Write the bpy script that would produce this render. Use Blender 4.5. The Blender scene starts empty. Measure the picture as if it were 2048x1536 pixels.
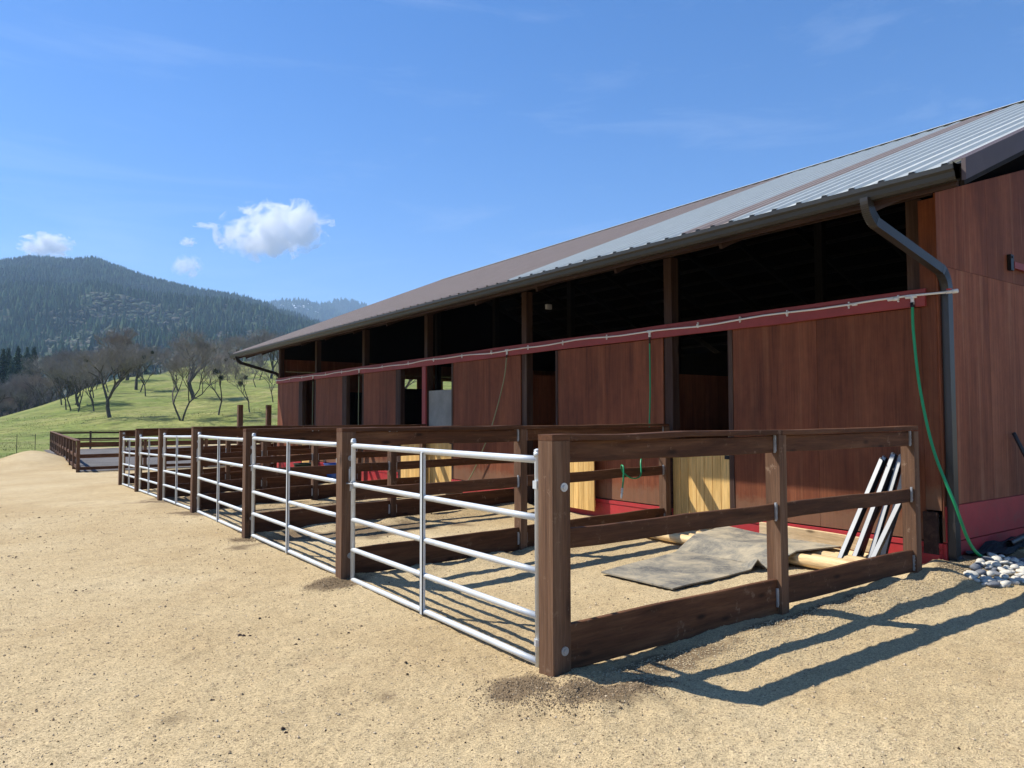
import bpy, bmesh, math, random
import numpy as np
from mathutils import Vector, Matrix, Euler
random.seed(7)
SC = bpy.context.scene; COL = SC.collection
# ---------------------------------------------------------------- camera
cd = bpy.data.cameras.new('camera'); cam = bpy.data.objects.new('camera', cd); COL.objects.link(cam)
cd.sensor_width = 36; cd.lens = 1465.05 / 2048 * 36; cd.clip_start = .05; cd.clip_end = 40000
RM = Matrix(((0.8142, -0.0242, -0.5801), (-0.5806, -0.0383, -0.8133), (-0.0026, 0.9990, -0.0452)))
cam.matrix_world = Matrix.Translation((0, 0, 1.6)) @ RM.to_4x4()
SC.camera = cam
# ---------------------------------------------------------------- sun, sky, exposure
SUN = Vector((-.70, .97, 1.49)).normalized()
SUN_STRENGTH, SKY_STRENGTH = 5.0, 0.09
W = bpy.data.worlds.new('World'); SC.world = W; W.use_nodes = True
nt = W.node_tree; bg = nt.nodes['Background']
sky = nt.nodes.new('ShaderNodeTexSky'); sky.sky_type = 'NISHITA'; sky.sun_disc = False
sky.sun_elevation = math.asin(SUN.z); sky.sun_rotation = math.atan2(SUN.x, SUN.y)
sky.altitude = 500; sky.air_density = 1.0; sky.dust_density = .3; sky.ozone_density = 2.0
hs = nt.nodes.new('ShaderNodeHueSaturation'); hs.inputs['Saturation'].default_value = 1.32
tint = nt.nodes.new('ShaderNodeMixRGB'); tint.blend_type = 'MULTIPLY'; tint.inputs['Fac'].default_value = 1; tint.inputs['Color2'].default_value = (.97, .98, 1.13, 1)
nt.links.new(sky.outputs[0], tint.inputs['Color1']); nt.links.new(tint.outputs[0], hs.inputs['Color'])
# thin high cirrus
tc = nt.nodes.new('ShaderNodeTexCoord'); mp = nt.nodes.new('ShaderNodeMapping'); mp.inputs['Scale'].default_value = (1.4, 3.2, 11)
mp.inputs['Rotation'].default_value = (.2, .25, .4)
nz = nt.nodes.new('ShaderNodeTexNoise'); nz.inputs['Scale'].default_value = 1.6; nz.inputs['Detail'].default_value = 9; nz.inputs['Roughness'].default_value = .62; nz.inputs['Distortion'].default_value = .5
cr = nt.nodes.new('ShaderNodeValToRGB'); cr.color_ramp.elements[0].position = .52; cr.color_ramp.elements[1].position = .95
cr.color_ramp.elements[1].color = (.18, .18, .18, 1)
mx = nt.nodes.new('ShaderNodeMixRGB'); mx.inputs['Color2'].default_value = (9, 9.6, 10.4, 1)
nt.links.new(tc.outputs['Generated'], mp.inputs[0]); nt.links.new(mp.outputs[0], nz.inputs['Vector']); nt.links.new(nz.outputs[0], cr.inputs[0])
nt.links.new(cr.outputs[0], mx.inputs['Fac']); nt.links.new(hs.outputs[0], mx.inputs['Color1']); nt.links.new(mx.outputs[0], bg.inputs[0])
bg.inputs[1].default_value = SKY_STRENGTH
sd = bpy.data.lights.new('sun', 'SUN'); sd.energy = SUN_STRENGTH; sd.angle = math.radians(.53); sd.color = (1, .95, .86)
so = bpy.data.objects.new('sun', sd); COL.objects.link(so); so.rotation_euler = SUN.to_track_quat('Z', 'Y').to_euler(); so.location = (-20, 20, 40)
SC.view_settings.view_transform = 'Standard'; SC.view_settings.look = 'None'; SC.view_settings.gamma = 1
SC.view_settings.exposure = 0.68; SC.view_settings.use_curve_mapping = False
SC.render.engine = 'CYCLES'; SC.cycles.max_bounces = 8; SC.cycles.volume_bounces = 12; SC.cycles.transparent_max_bounces = 16

# ---------------------------------------------------------------- land shape
FX, FY = 0.5806, 0.8142           # the way the hillside climbs
def hsh(ix, iy, s):
    h = (ix.astype(np.int64) * 374761393 + iy.astype(np.int64) * 668265263 + s * 974634777) & 0xffffffff
    h = ((h ^ (h >> 13)) * 1274126177) & 0xffffffff
    return ((h ^ (h >> 16)) & 0xffff) / 65535.0
def vnoise(x, y, s=0):
    ix = np.floor(x); iy = np.floor(y); fx = x - ix; fy = y - iy
    fx = fx * fx * (3 - 2 * fx); fy = fy * fy * (3 - 2 * fy)
    a = hsh(ix, iy, s); b = hsh(ix + 1, iy, s); c = hsh(ix, iy + 1, s); d = hsh(ix + 1, iy + 1, s)
    return (a + (b - a) * fx) * (1 - fy) + (c + (d - c) * fx) * fy - 0.5
def fbm(x, y, s=0, o=4):
    r = 0; a = 1.0
    for k in range(o):
        r = r + a * vnoise(x, y, s + k * 17); x = x * 2.03; y = y * 2.03; a *= 0.5
    return r
def sstep(a, b, x):
    t = np.clip((x - a) / (b - a), 0, 1); return t * t * (3 - 2 * t)
def fan(x, y):
    D = FX * x + FY * y; L = FY * x - FX * y
    return D, np.clip(L / np.maximum(D, 1.0), -1.6, 2.0)
def ridge(t, pts):
    return np.interp(t, [(p[0] - 1024) / 1465 for p in pts], [(836 - p[1]) / 1465 for p in pts])
R1 = [(-1300, 645), (-500, 580), (-150, 540), (0, 532), (50, 523), (90, 523), (135, 529), (180, 524), (235, 544), (290, 563), (350, 577), (410, 588), (460, 595), (500, 604), (540, 617), (600, 638), (660, 660), (740, 695), (900, 745), (1300, 760), (2500, 760), (3900, 800)]
R2 = [(300, 700), (440, 640), (510, 614), (530, 609), (552, 603), (575, 600), (605, 602), (625, 608), (655, 613), (700, 640), (800, 680), (1000, 720), (2500, 770)]
R3 = [(500, 690), (600, 634), (645, 610), (668, 602), (690, 600), (715, 606), (745, 619), (800, 640), (900, 670), (1200, 690), (1800, 700), (3000, 760)]
def land(x, y):
    x = np.asarray(x, float); y = np.asarray(y, float)
    D, t = fan(x, y)
    z = np.interp(y, [13, 21.7, 33, 60], [0, -.16, -.5, -.5])
    S = np.interp(t, [-1.0, -.70, -.617, -.547, -.39, -.32, 0.3, 1.0], [.03, .040, .071, .097, .10, .105, .115, .06])
    cr = np.interp(t, [-.7, -.6, -.52, -.40, .5], [138, 150, 190, 330, 330])
    up = S * (np.sqrt(np.maximum(np.minimum(D, cr) - 60, 0) ** 2 + 9) - 3) * (D > 60)
    dn = -.055 * np.maximum(D - cr, 0)
    z = z + np.maximum(up + dn, -12 + 0 * D)
    w = sstep(48, 90, D) * (1 - sstep(600, 900, D))
    z = z + w * (fbm(x / 23, y / 23, 5, 4) * 1.1)
    rel = (1 + 0.32 * fbm(x / 420, y / 420, 11, 4)) 
    f1 = np.clip((D - 560) / 1940, 0, 1.0)
    m1 = ridge(t, R1) * 2500 * f1 ** 1.12
    m1 = m1 * (1 + (rel - 1) * (1 - f1 ** 3) * 1.1) - np.maximum(D - 2500, 0) * .45
    f2 = np.clip((D - 2900) / 2300, 0, 1)
    m2 = ridge(t, R2) * 5200 * f2 * (1 + (rel - 1) * (1 - f2 ** 3)) - np.maximum(D - 5200, 0) * .5
    f3 = np.clip((D - 4200) / 1800, 0, 1)
    m3 = ridge(t, R3) * 6000 * f3 * (1 + (rel - 1) * (1 - f3 ** 3)) - np.maximum(D - 6000, 0) * .5
    z = np.where(D > 560, np.maximum(z, np.maximum(m1, np.maximum(m2, m3))), z)
    # the tipped heap of decomposed granite beside the arena
    z = z + .52 * np.exp(-(((x - 1.75) / 1.3) ** 2 + ((y - 41.5) / 3.4) ** 2)) * (1 + .25 * vnoise(x * 1.3, y * 1.3, 3))
    return z
def near_relief(x, y):
    r = np.hypot(x, y); w = 1 - sstep(26, 40, r)
    z = .018 * fbm(x * .9, y * .9, 31, 3) + .012 * fbm(x * 4, y * 4, 41, 3)
    z = z + .0095 * fbm(x * 24, y * 24, 43, 2) * (1 - sstep(9, 16, r))
    # soil pushed up outside the near fence, rising towards the barn corner
    k = sstep(3.3, 4.6, x) * (.05 + .055 * sstep(4.5, 8.2, x))
    e = np.exp(-np.maximum(3.45 - y, 0) ** 2 / .16) * (y < 3.6) + np.exp(-(y - 3.6) ** 2 / .05) * (y >= 3.6)
    z = z + k * e * (1 + .9 * vnoise(x * 3.1, y * 3.1, 7))
    # trodden rims round the first posts
    for px, py, a in ((2.75, 3.42, .03), (2.85, 6.8, .03), (2.75, 3.02, .035), (3.15, 3.05, .03)):
        z = z + a * np.exp(-((x - px) ** 2 + (y - py) ** 2) / .12) * (1 + 1.2 * vnoise(x * 7, y * 7, 9))
    # ridges left along the pen divides
    for y0, y1 in ((6.87, 7.3), (10.15, 10.9), (13.3, 14.5), (16.25, 18.0)):
        yy = y0 + (y1 - y0) * (x - 2.9) / 5.1
        z = z + .05 * np.exp(-((y - yy + .12) / .22) ** 2) * (x > 2.9) * (x < 8) * (1 + 1.4 * vnoise(x * 4, y * 4, 8))
    z = z + .04 * sstep(7.2, 8.2, x) * (y < 3.6) * (y > 1)
    return z * w
def gz(x, y):
    return float(land(x, y) + near_relief(x, y))
# ---------------------------------------------------------------- helpers
def tag(o, label=None, cat=None, group=None, kind=None):
    if label: o['label'] = label
    if cat: o['category'] = cat
    if group: o['group'] = group
    if kind: o['kind'] = kind
    return o
def empty(name, loc, label, cat, group=None):
    o = bpy.data.objects.new(name, None); o.location = loc; o.empty_display_size = .2; COL.objects.link(o)
    return tag(o, label, cat, group)
class MB:
    def __init__(s): s.v = []; s.f = []; s.m = []
    def add(s, vs, fs, mi=0):
        n = len(s.v); s.v += [tuple(map(float, v)) for v in vs]; s.f += [tuple(i + n for i in f) for f in fs]; s.m += [mi] * len(fs)
    def box(s, a, b, mi=0):
        (x0, y0, z0), (x1, y1, z1) = a, b
        s.add([(x0, y0, z0), (x1, y0, z0), (x1, y1, z0), (x0, y1, z0), (x0, y0, z1), (x1, y0, z1), (x1, y1, z1), (x0, y1, z1)],
              [(3, 2, 1, 0), (4, 5, 6, 7), (0, 1, 5, 4), (1, 2, 6, 5), (2, 3, 7, 6), (3, 0, 4, 7)], mi)
    def cbox(s, L, w, h, c=.004, mi=0):            # board lying along x from 0..L, long edges chamfered
        P = []
        for y, z in ((-w / 2, -h / 2), (w / 2, -h / 2), (w / 2, h / 2), (-w / 2, h / 2)):
            sy = 1 if y > 0 else -1; sz = 1 if z > 0 else -1
            P.append(((y - sy * c, z), (y, z - sz * c)) if sy * sz < 0 or True else None)
        Q = [P[0][1], P[0][0], P[1][0], P[1][1], P[2][1], P[2][0], P[3][0], P[3][1]]
        ns = 8 if L > 1.2 else 1; rr = random.Random(int(L * 9973 + h * 771 + w * 33)); vs = []; oy = oz = 0; am = .0035 if ns > 1 else 0
        for k in range(ns + 1):
            if 0 < k < ns: oy = oy * .6 + rr.gauss(0, am); oz = oz * .6 + rr.gauss(0, am)
            else: oy = oz = 0
            e = 1 + (rr.gauss(0, .006) if 0 < k < ns else 0)
            vs += [(L * k / ns, y + oy, z * e + oz) for y, z in Q]
        fs = [tuple(range(7, -1, -1)), tuple(range(8 * ns, 8 * ns + 8))] + [(k * 8 + i, k * 8 + (i + 1) % 8, k * 8 + 8 + (i + 1) % 8, k * 8 + 8 + i) for k in range(ns) for i in range(8)]
        s.add(vs, fs, mi)
    def tube(s, pts, r, n=8, mi=0, caps=True):
        pts = [Vector(p) for p in pts]; rs = r if hasattr(r, '__len__') else [r] * len(pts)
        rings = []; up = Vector((0, 0, 1)); prev = None
        for i, p in enumerate(pts):
            d = (pts[min(i + 1, len(pts) - 1)] - pts[max(i - 1, 0)]).normalized()
            if prev is None:
                a = d.cross(up); a = a if a.length > .05 else d.cross(Vector((1, 0, 0)))
            else: a = prev - d * prev.dot(d)
            a.normalize(); prev = a; b = d.cross(a)
            rings.append([p + (a * math.cos(2 * math.pi * k / n) + b * math.sin(2 * math.pi * k / n)) * rs[i] for k in range(n)])
        vs = [v for R_ in rings for v in R_]
        fs = [(i * n + k, (i + 1) * n + k, (i + 1) * n + (k + 1) % n, i * n + (k + 1) % n) for i in range(len(pts) - 1) for k in range(n)]
        if caps: fs += [tuple(range(n)), tuple(reversed(range((len(pts) - 1) * n, len(pts) * n)))]
        s.add(vs, fs, mi)
    def lathe(s, prof, n=16, c=(0, 0, 0), mi=0):   # prof list (r,z)
        vs = [(c[0] + r * math.cos(2 * math.pi * k / n), c[1] + r * math.sin(2 * math.pi * k / n), c[2] + z) for r, z in prof for k in range(n)]
        fs = [(i * n + k, i * n + (k + 1) % n, (i + 1) * n + (k + 1) % n, (i + 1) * n + k) for i in range(len(prof) - 1) for k in range(n)]
        s.add(vs, fs, mi)
    def mesh(s, name, mats, smooth=False):
        me = bpy.data.meshes.new(name); me.from_pydata(s.v, [], s.f)
        for m in (mats if isinstance(mats, (list, tuple)) else [mats]): me.materials.append(m)
        if any(s.m): me.polygons.foreach_set('material_index', s.m)
        if smooth: me.polygons.foreach_set('use_smooth', [True] * len(me.polygons))
        me.update(); return me
    def build(s, name, mats, parent=None, loc=None, smooth=False):
        return link(name, s.mesh(name, mats, smooth), parent, loc)
def link(name, me, parent=None, loc=None, rot=None):
    o = bpy.data.objects.new(name, me); COL.objects.link(o)
    if parent: o.parent = parent
    if loc is not None: o.location = loc
    if rot is not None: o.rotation_euler = rot
    return o
def wpos(o):
    p = Vector(o.location)
    while o.parent: o = o.parent; p = p + Vector(o.location)
    return p
BC = {}
def board(name, p0, p1, w, h, mat, parent=None, roll=0.0, c=.004):
    """a board from p0 to p1 (world); w across, h up; its own local x is the grain"""
    p0 = Vector(p0); p1 = Vector(p1); d = p1 - p0; L = d.length; d.normalize()
    key = (name, round(L, 3), round(w, 3), round(h, 3), mat.name)
    if key not in BC:
        m = MB(); m.cbox(L, w, h, c); BC[key] = m.mesh(name, mat)
    z = Vector((0, 0, 1)) if abs(d.z) < .9 else Vector((1, 0, 0))
    y = z.cross(d).normalized(); z = d.cross(y)
    M = Matrix((d, y, z)).transposed()
    o = link(name, BC[key], parent, p0 - (wpos(parent) if parent else Vector()))
    o.rotation_euler = (M @ Matrix.Rotation(roll, 3, 'X')).to_euler()
    return o
def npmesh(name, V, F, mats, smooth=False, col=None, mi=None):
    """V (n,3), F (m,k) uniform polygons, fast"""
    me = bpy.data.meshes.new(name); k = F.shape[1]
    me.vertices.add(len(V)); me.vertices.foreach_set('co', np.ascontiguousarray(V, np.float32).ravel())
    me.loops.add(F.size); me.loops.foreach_set('vertex_index', F.ravel().astype(np.int32))
    me.polygons.add(len(F)); me.polygons.foreach_set('loop_start', np.arange(0, F.size, k, dtype=np.int32))
    me.polygons.foreach_set('use_smooth', np.full(len(F), smooth))
    for m in (mats if isinstance(mats, (list, tuple)) else [mats]): me.materials.append(m)
    if mi is not None: me.polygons.foreach_set('material_index', mi.astype(np.int32))
    me.update(calc_edges=True)
    if col is not None:
        a = me.color_attributes.new('col', 'FLOAT_COLOR', 'POINT'); a.data.foreach_set('color', np.ascontiguousarray(col, np.float32).ravel())
    return me

# ---------------------------------------------------------------- materials
def nodes(name):
    m = bpy.data.materials.new(name); m.use_nodes = True; t = m.node_tree; b = t.nodes['Principled BSDF']
    return m, t, b
def N(t, ty, **kw):
    n = t.nodes.new(ty)
    for k, v in kw.items():
        if k in n.inputs: n.inputs[k].default_value = v
        else: setattr(n, k, v)
    return n
def coords(t, scale=(1, 1, 1), kind='Object', rnd=0.0):
    c = N(t, 'ShaderNodeTexCoord'); m = N(t, 'ShaderNodeMapping'); m.inputs['Scale'].default_value = scale
    t.links.new(c.outputs[kind], m.inputs[0])
    if rnd:
        oi = N(t, 'ShaderNodeObjectInfo'); mu = N(t, 'ShaderNodeMath', operation='MULTIPLY'); mu.inputs[1].default_value = rnd
        t.links.new(oi.outputs['Random'], mu.inputs[0]); t.links.new(mu.outputs[0], m.inputs['Location'])
    return m.outputs[0]
def noise(t, vec, scale, detail=4, rough=.55, dist=0):
    n = N(t, 'ShaderNodeTexNoise'); n.inputs['Scale'].default_value = scale; n.inputs['Detail'].default_value = detail
    n.inputs['Roughness'].default_value = rough; n.inputs['Distortion'].default_value = dist
    t.links.new(vec, n.inputs['Vector']); return n.outputs[0]
def ramp(t, fac, stops):
    r = N(t, 'ShaderNodeValToRGB'); e = r.color_ramp.elements
    while len(e) < len(stops): e.new(.5)
    for i, (p, c) in enumerate(stops):
        e[i].position = p; e[i].color = (*(c if hasattr(c, '__len__') else (c, c, c)), 1)
    t.links.new(fac, r.inputs[0]); return r.outputs[0]
def mix(t, fac, a, b, mode='MIX'):
    n = N(t, 'ShaderNodeMixRGB', blend_type=mode)
    for s, v in (('Fac', fac), ('Color1', a), ('Color2', b)):
        if isinstance(v, bpy.types.NodeSocket): t.links.new(v, n.inputs[s])
        else: n.inputs[s].default_value = v if s == 'Fac' else (*v, 1)
    return n.outputs[0]
def bump(t, b, h, strength=.3, dist=.01):
    n = N(t, 'ShaderNodeBump'); n.inputs['Strength'].default_value = strength; n.inputs['Distance'].default_value = dist
    t.links.new(h, n.inputs['Height']); t.links.new(n.outputs[0], b.inputs['Normal'])
def wood(name, c1, c2, c3, rough=.75, grain=1.0, knots=True, axis='x', spec=.25, wear=None):
    m, t, b = nodes(name)
    sc = (.9, 11, 11) if axis == 'x' else (11, 11, .55)
    v = coords(t, sc, 'Object', 37.0)
    n1 = noise(t, v, 1.1 * grain, 5, .6, .6); n2 = noise(t, v, 6 * grain, 4, .7, .2)
    c = ramp(t, n1, [(.28, c1), (.5, c2), (.74, c3)])
    c = mix(t, .55, c, ramp(t, n2, [(.3, .45), (.6, 1.15)]), 'MULTIPLY')
    oi = N(t, 'ShaderNodeObjectInfo'); c = mix(t, .6, c, ramp(t, oi.outputs['Random'], [(0, .72), (1, 1.25)]), 'MULTIPLY')
    v2 = coords(t, (1, 1, 1), 'Object', 11.0)
    if knots:
        sc2 = (2.2, 6, 6) if axis == 'x' else (5, 5, 1.6)
        vo = N(t, 'ShaderNodeTexVoronoi'); vo.inputs['Scale'].default_value = 1.0
        t.links.new(coords(t, sc2, 'Object', 23.0), vo.inputs['Vector'])
        c = mix(t, ramp(t, vo.outputs['Distance'], [(.05, .9), (.16, 0.0)]), c, tuple(x * .35 for x in c1))
    if wear:
        c = mix(t, ramp(t, noise(t, v2, 9, 6, .75), [(.60, 0.0), (.72, .75)]), c, wear)
    t.links.new(c, b.inputs['Base Color']); b.inputs['Roughness'].default_value = rough; b.inputs['Specular IOR Level'].default_value = spec
    bump(t, b, n2, .45, .004); return m
def paint(name, c, rough=.5, metal=0.0, var=.12, spec=.4, dirt=None, bs=0.0):
    m, t, b = nodes(name); v = coords(t, (1, 1, 1), 'Object', 13.0)
    n = noise(t, v, 3.0, 6, .65); k = mix(t, 1.0, c, ramp(t, n, [(.3, 1 - var), (.7, 1 + var)]), 'MULTIPLY')
    if dirt: k = mix(t, ramp(t, noise(t, v, 7, 7, .7), [(.52, 0.0), (.75, .6)]), k, dirt)
    t.links.new(k, b.inputs['Base Color']); b.inputs['Roughness'].default_value = rough; b.inputs['Metallic'].default_value = metal
    b.inputs['Specular IOR Level'].default_value = spec
    if bs: bump(t, b, noise(t, v, 60, 4, .6), bs, .003)
    return m
M = {}
M['fence'] = wood('stained_fence_wood', (.052, .021, .009), (.100, .040, .017), (.165, .078, .036), wear=(.26, .17, .11))
def mat_siding(name, c1, c2, c3, pale, amt, mud=.55):
    m, t, b = nodes(name)
    n1 = noise(t, coords(t, (2.6, 2.6, .45), 'Object', 37.0), 1.0, 6, .62, .5); n2 = noise(t, coords(t, (70, 70, 1.6), 'Object', 37.0), 1.0, 4, .6)
    n3 = noise(t, coords(t, (9, 9, .28), 'Object', 21.0), 1.0, 5, .65, .2); n4 = noise(t, coords(t, (1, 1, 1), 'Object', 5.0), 7, 6, .7)
    c = ramp(t, n1, [(.30, c1), (.5, c2), (.72, c3)])
    c = mix(t, .8, c, ramp(t, n2, [(.35, .74), (.62, 1.16)]), 'MULTIPLY')
    c = mix(t, ramp(t, n3, [(.55, 0.0), (.78, amt)]), c, pale)
    c = mix(t, ramp(t, n3, [(.25, .75), (.40, 0.0)]), c, tuple(v * .55 for v in c1))
    c = mix(t, .5, c, ramp(t, n4, [(.35, .8), (.65, 1.15)]), 'MULTIPLY')
    oi = N(t, 'ShaderNodeObjectInfo'); c = mix(t, .8, c, ramp(t, oi.outputs['Random'], [(0, .84), (1, 1.16)]), 'MULTIPLY')
    tc_ = N(t, 'ShaderNodeTexCoord'); sp = N(t, 'ShaderNodeSeparateXYZ'); t.links.new(tc_.outputs['Object'], sp.inputs[0])
    ad = N(t, 'ShaderNodeMath', operation='MULTIPLY_ADD'); t.links.new(n4, ad.inputs[0]); ad.inputs[1].default_value = -.35; t.links.new(sp.outputs['Z'], ad.inputs[2])
    c = mix(t, ramp(t, ad.outputs[0], [(0.0, mud), (.12, 0.0)]), c, (.20, .12, .07))
    t.links.new(c, b.inputs['Base Color']); b.inputs['Roughness'].default_value = .68; b.inputs['Specular IOR Level'].default_value = .22
    bump(t, b, n2, .35, .003); return m
M['siding'] = mat_siding('stained_plywood_siding', (.100, .030, .013), (.168, .050, .021), (.235, .078, .033), (.29, .13, .06), .35)
M['gable'] = mat_siding('weathered_gable_siding', (.135, .040, .018), (.215, .066, .030), (.29, .100, .048), (.40, .19, .10), .75, 0.0)
M['darkwood'] = wood('dark_frame_timber', (.020, .010, .008), (.038, .019, .014), (.07, .040, .028))
M['postwood'] = wood('barn_post_timber', (.030, .015, .010), (.055, .028, .019), (.10, .065, .044), axis='z')
M['pine'] = wood('new_pine_board', (.56, .33, .10), (.70, .44, .15), (.80, .54, .22), axis='z', rough=.6, knots=False)
M['log'] = wood('peeled_pine_log', (.55, .36, .16), (.70, .50, .26), (.80, .62, .36), rough=.6)
M['plank'] = wood('rough_pine_plank', (.48, .32, .16), (.62, .45, .25), (.72, .55, .33))
M['red'] = paint('barn_red_paint', (.26, .036, .030), .55, var=.15, dirt=(.16, .03, .025))
M['redkick'] = paint('bright_red_kickboard', (.42, .034, .038), .5, var=.15, dirt=(.24, .08, .06))
M['gate'] = paint('galvanised_gate_tube', (.60, .63, .64), .42, .25, var=.06, dirt=(.42, .43, .42))
M['galv'] = paint('galvanised_bracket', (.46, .47, .47), .5, .55, var=.45, bs=.3)
M['roofgrey'] = paint('pale_grey_roof_steel', (.51, .53, .49), .40, .1, var=.05)
M['rooftan'] = paint('tan_roof_steel', (.34, .265, .215), .5, .0, var=.07)
M['fascia'] = paint('dark_rake_trim', (.085, .062, .062), .6, .1)
M['gutter'] = paint('bronze_gutter', (.040, .040, .038), .38, .2)
M['spout'] = paint('bronze_downspout', (.045, .042, .040), .36, .3)
M['pvc'] = paint('white_pvc', (.72, .70, .66), .4, var=.05)
M['redtag'] = paint('red_valve_handle', (.5, .03, .02), .4)
M['hose'] = paint('green_hose_rubber', (.010, .26, .10), .38, var=.1)
M['hoseold'] = paint('faded_hose_rubber', (.21, .24, .13), .5, var=.15)
M['black'] = paint('black_plastic', (.012, .012, .013), .45)
M['steel'] = paint('primed_steel_tube', (.028, .030, .036), .33, .35, var=.3, dirt=(.10, .10, .10))
M['steelsunlit'] = paint('sunlit_steel_face', (.34, .345, .34), .5, .2, var=.12)  # sunlight painted as a pale colour on the sunward steel faces
M['blue'] = paint('blue_bucket_plastic', (.02, .10, .42), .4)
M['green'] = paint('dark_green_tub_plastic', (.010, .035, .022), .45)
M['greyboard'] = paint('grey_stall_board', (.22, .22, .195), .7, var=.2)
M['interior_shade'] = wood('shade_darkened_boards', (.006, .005, .005), (.010, .008, .007), (.018, .013, .011), axis='z', knots=False)  # timber colour taken near black to hold the shade inside the barn
M['stonepale'] = paint('pale_river_stone', (.52, .49, .42), .75, var=.25, bs=.2)
M['stonedark'] = paint('slate_river_stone', (.13, .14, .16), .7, var=.3, bs=.2)
M['fabric'] = paint('black_landscape_fabric', (.020, .024, .026), .9, var=.4, bs=.5)
M['slab'] = paint('purple_grey_slab', (.15, .13, .15), .8, var=.15, bs=.3)
M['shadesheet'] = paint('black_shade_sheet', (.008, .008, .008), 1.0, spec=.0)  # matt black for added sheets that stand for shade under the roof
M['snow'] = paint('snow', (.8, .82, .85), .6)

def mat_rubber():
    m, t, b = nodes('dusty_rubber_mat'); v = coords(t)
    n = noise(t, v, 2.2, 6, .7, .4); n2 = noise(t, v, 40, 5, .75)
    c = ramp(t, n, [(.36, (.08, .08, .078)), (.47, (.19, .175, .14)), (.62, (.38, .32, .22))])
    c = mix(t, ramp(t, n2, [(.50, 0.0), (.66, .5)]), c, (.40, .33, .22))
    t.links.new(c, b.inputs['Base Color']); b.inputs['Roughness'].default_value = .85
    bump(t, b, n2, .35, .006); return m
M['mat'] = mat_rubber()

def mat_ground():
    m, t, b = nodes('ground_cover'); v = coords(t)
    at = N(t, 'ShaderNodeAttribute', attribute_name='col'); sp = N(t, 'ShaderNodeSeparateColor'); t.links.new(at.outputs['Color'], sp.inputs[0])
    # decomposed granite
    gr = N(t, 'ShaderNodeTexVoronoi'); gr.inputs['Scale'].default_value = 150; t.links.new(v, gr.inputs['Vector'])
    gs = N(t, 'ShaderNodeSeparateColor'); t.links.new(gr.outputs['Color'], gs.inputs[0])
    g2 = N(t, 'ShaderNodeTexVoronoi'); g2.inputs['Scale'].default_value = 60; t.links.new(v, g2.inputs['Vector'])
    big = noise(t, v, .35, 6, .62, .3); mid = noise(t, v, 5, 6, .7, .3); fin = noise(t, v, 85, 5, .72)
    c = ramp(t, big, [(.32, (.395, .290, .155)), (.5, (.455, .348, .196)), (.68, (.505, .400, .240))])
    c = mix(t, .85, c, ramp(t, mid, [(.3, .84), (.5, 1.0), (.72, 1.08)]), 'MULTIPLY')
    c = mix(t, .9, c, ramp(t, gs.outputs[0], [(0, .42), (.2, .86), (.6, 1.05), (1, 1.32)]), 'MULTIPLY')
    c = mix(t, .7, c, ramp(t, fin, [(.34, .42), (.46, .92), (.7, 1.22)]), 'MULTIPLY')
    sg = N(t, 'ShaderNodeSeparateColor'); t.links.new(g2.outputs['Color'], sg.inputs[0])
    c = mix(t, ramp(t, sg.outputs[1], [(.965, 0.0), (.975, .5)]), c, (.13, .09, .06))
    c = mix(t, ramp(t, noise(t, v, 1.7, 7, .74, .6), [(.56, 0.0), (.70, .42)]), c, (.34, .235, .13))
    damp = mix(t, .8, (.125, .085, .050), ramp(t, fin, [(.3, .6), (.7, 1.4)]), 'MULTIPLY')
    c = mix(t, sp.outputs[2], c, damp)
    # spring pasture
    v3 = coords(t, (1, 1, 1)); ga = noise(t, v3, .11, 8, .72, .8); gb = noise(t, v3, 1.3, 7, .8); gc = noise(t, v3, .022, 4, .6)
    g = ramp(t, ga, [(.30, (.10, .13, .030)), (.46, (.17, .19, .046)), (.60, (.25, .24, .08)), (.75, (.32, .27, .13))])
    g = mix(t, .75, g, ramp(t, gb, [(.34, .30), (.5, 1.0), (.66, 1.4)]), 'MULTIPLY')
    g = mix(t, ramp(t, gc, [(.4, 0.0), (.6, .45)]), g, (.085, .15, .03))
    g = mix(t, .8, g, ramp(t, noise(t, v3, .42, 6, .7, 1.0), [(.34, .52), (.5, 1.0), (.68, 1.28)]), 'MULTIPLY')
    g = mix(t, ramp(t, noise(t, v3, .19, 6, .72, .8), [(.54, 0.0), (.70, .6)]), g, (.27, .22, .12))
    c = mix(t, sp.outputs[0], c, g)
    # forest floor and scrub
    fo = ramp(t, noise(t, v3, .02, 7, .7), [(.35, (.030, .046, .024)), (.5, (.046, .062, .032)), (.66, (.070, .078, .046))])
    c = mix(t, sp.outputs[1], c, fo)
    t.links.new(c, b.inputs['Base Color']); b.inputs['Roughness'].default_value = .95; b.inputs['Specular IOR Level'].default_value = .12
    h = mix(t, .5, fin, gr.outputs['Distance']); h2 = mix(t, .35, h, mid)
    bump(t, b, h2, .8, .011); return m
M['ground'] = mat_ground()
def mat_arena():
    m, t, b = nodes('dark_arena_footing'); v = coords(t)
    c = ramp(t, noise(t, v, 1.4, 7, .7), [(.3, (.065, .060, .058)), (.6, (.115, .105, .10))])
    c = mix(t, .6, c, ramp(t, noise(t, v, 16, 5, .8), [(.3, .6), (.7, 1.4)]), 'MULTIPLY')
    t.links.new(c, b.inputs['Base Color']); b.inputs['Roughness'].default_value = .95
    bump(t, b, noise(t, v, 9, 5, .8), .8, .05); return m
M['arena'] = mat_arena()
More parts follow.
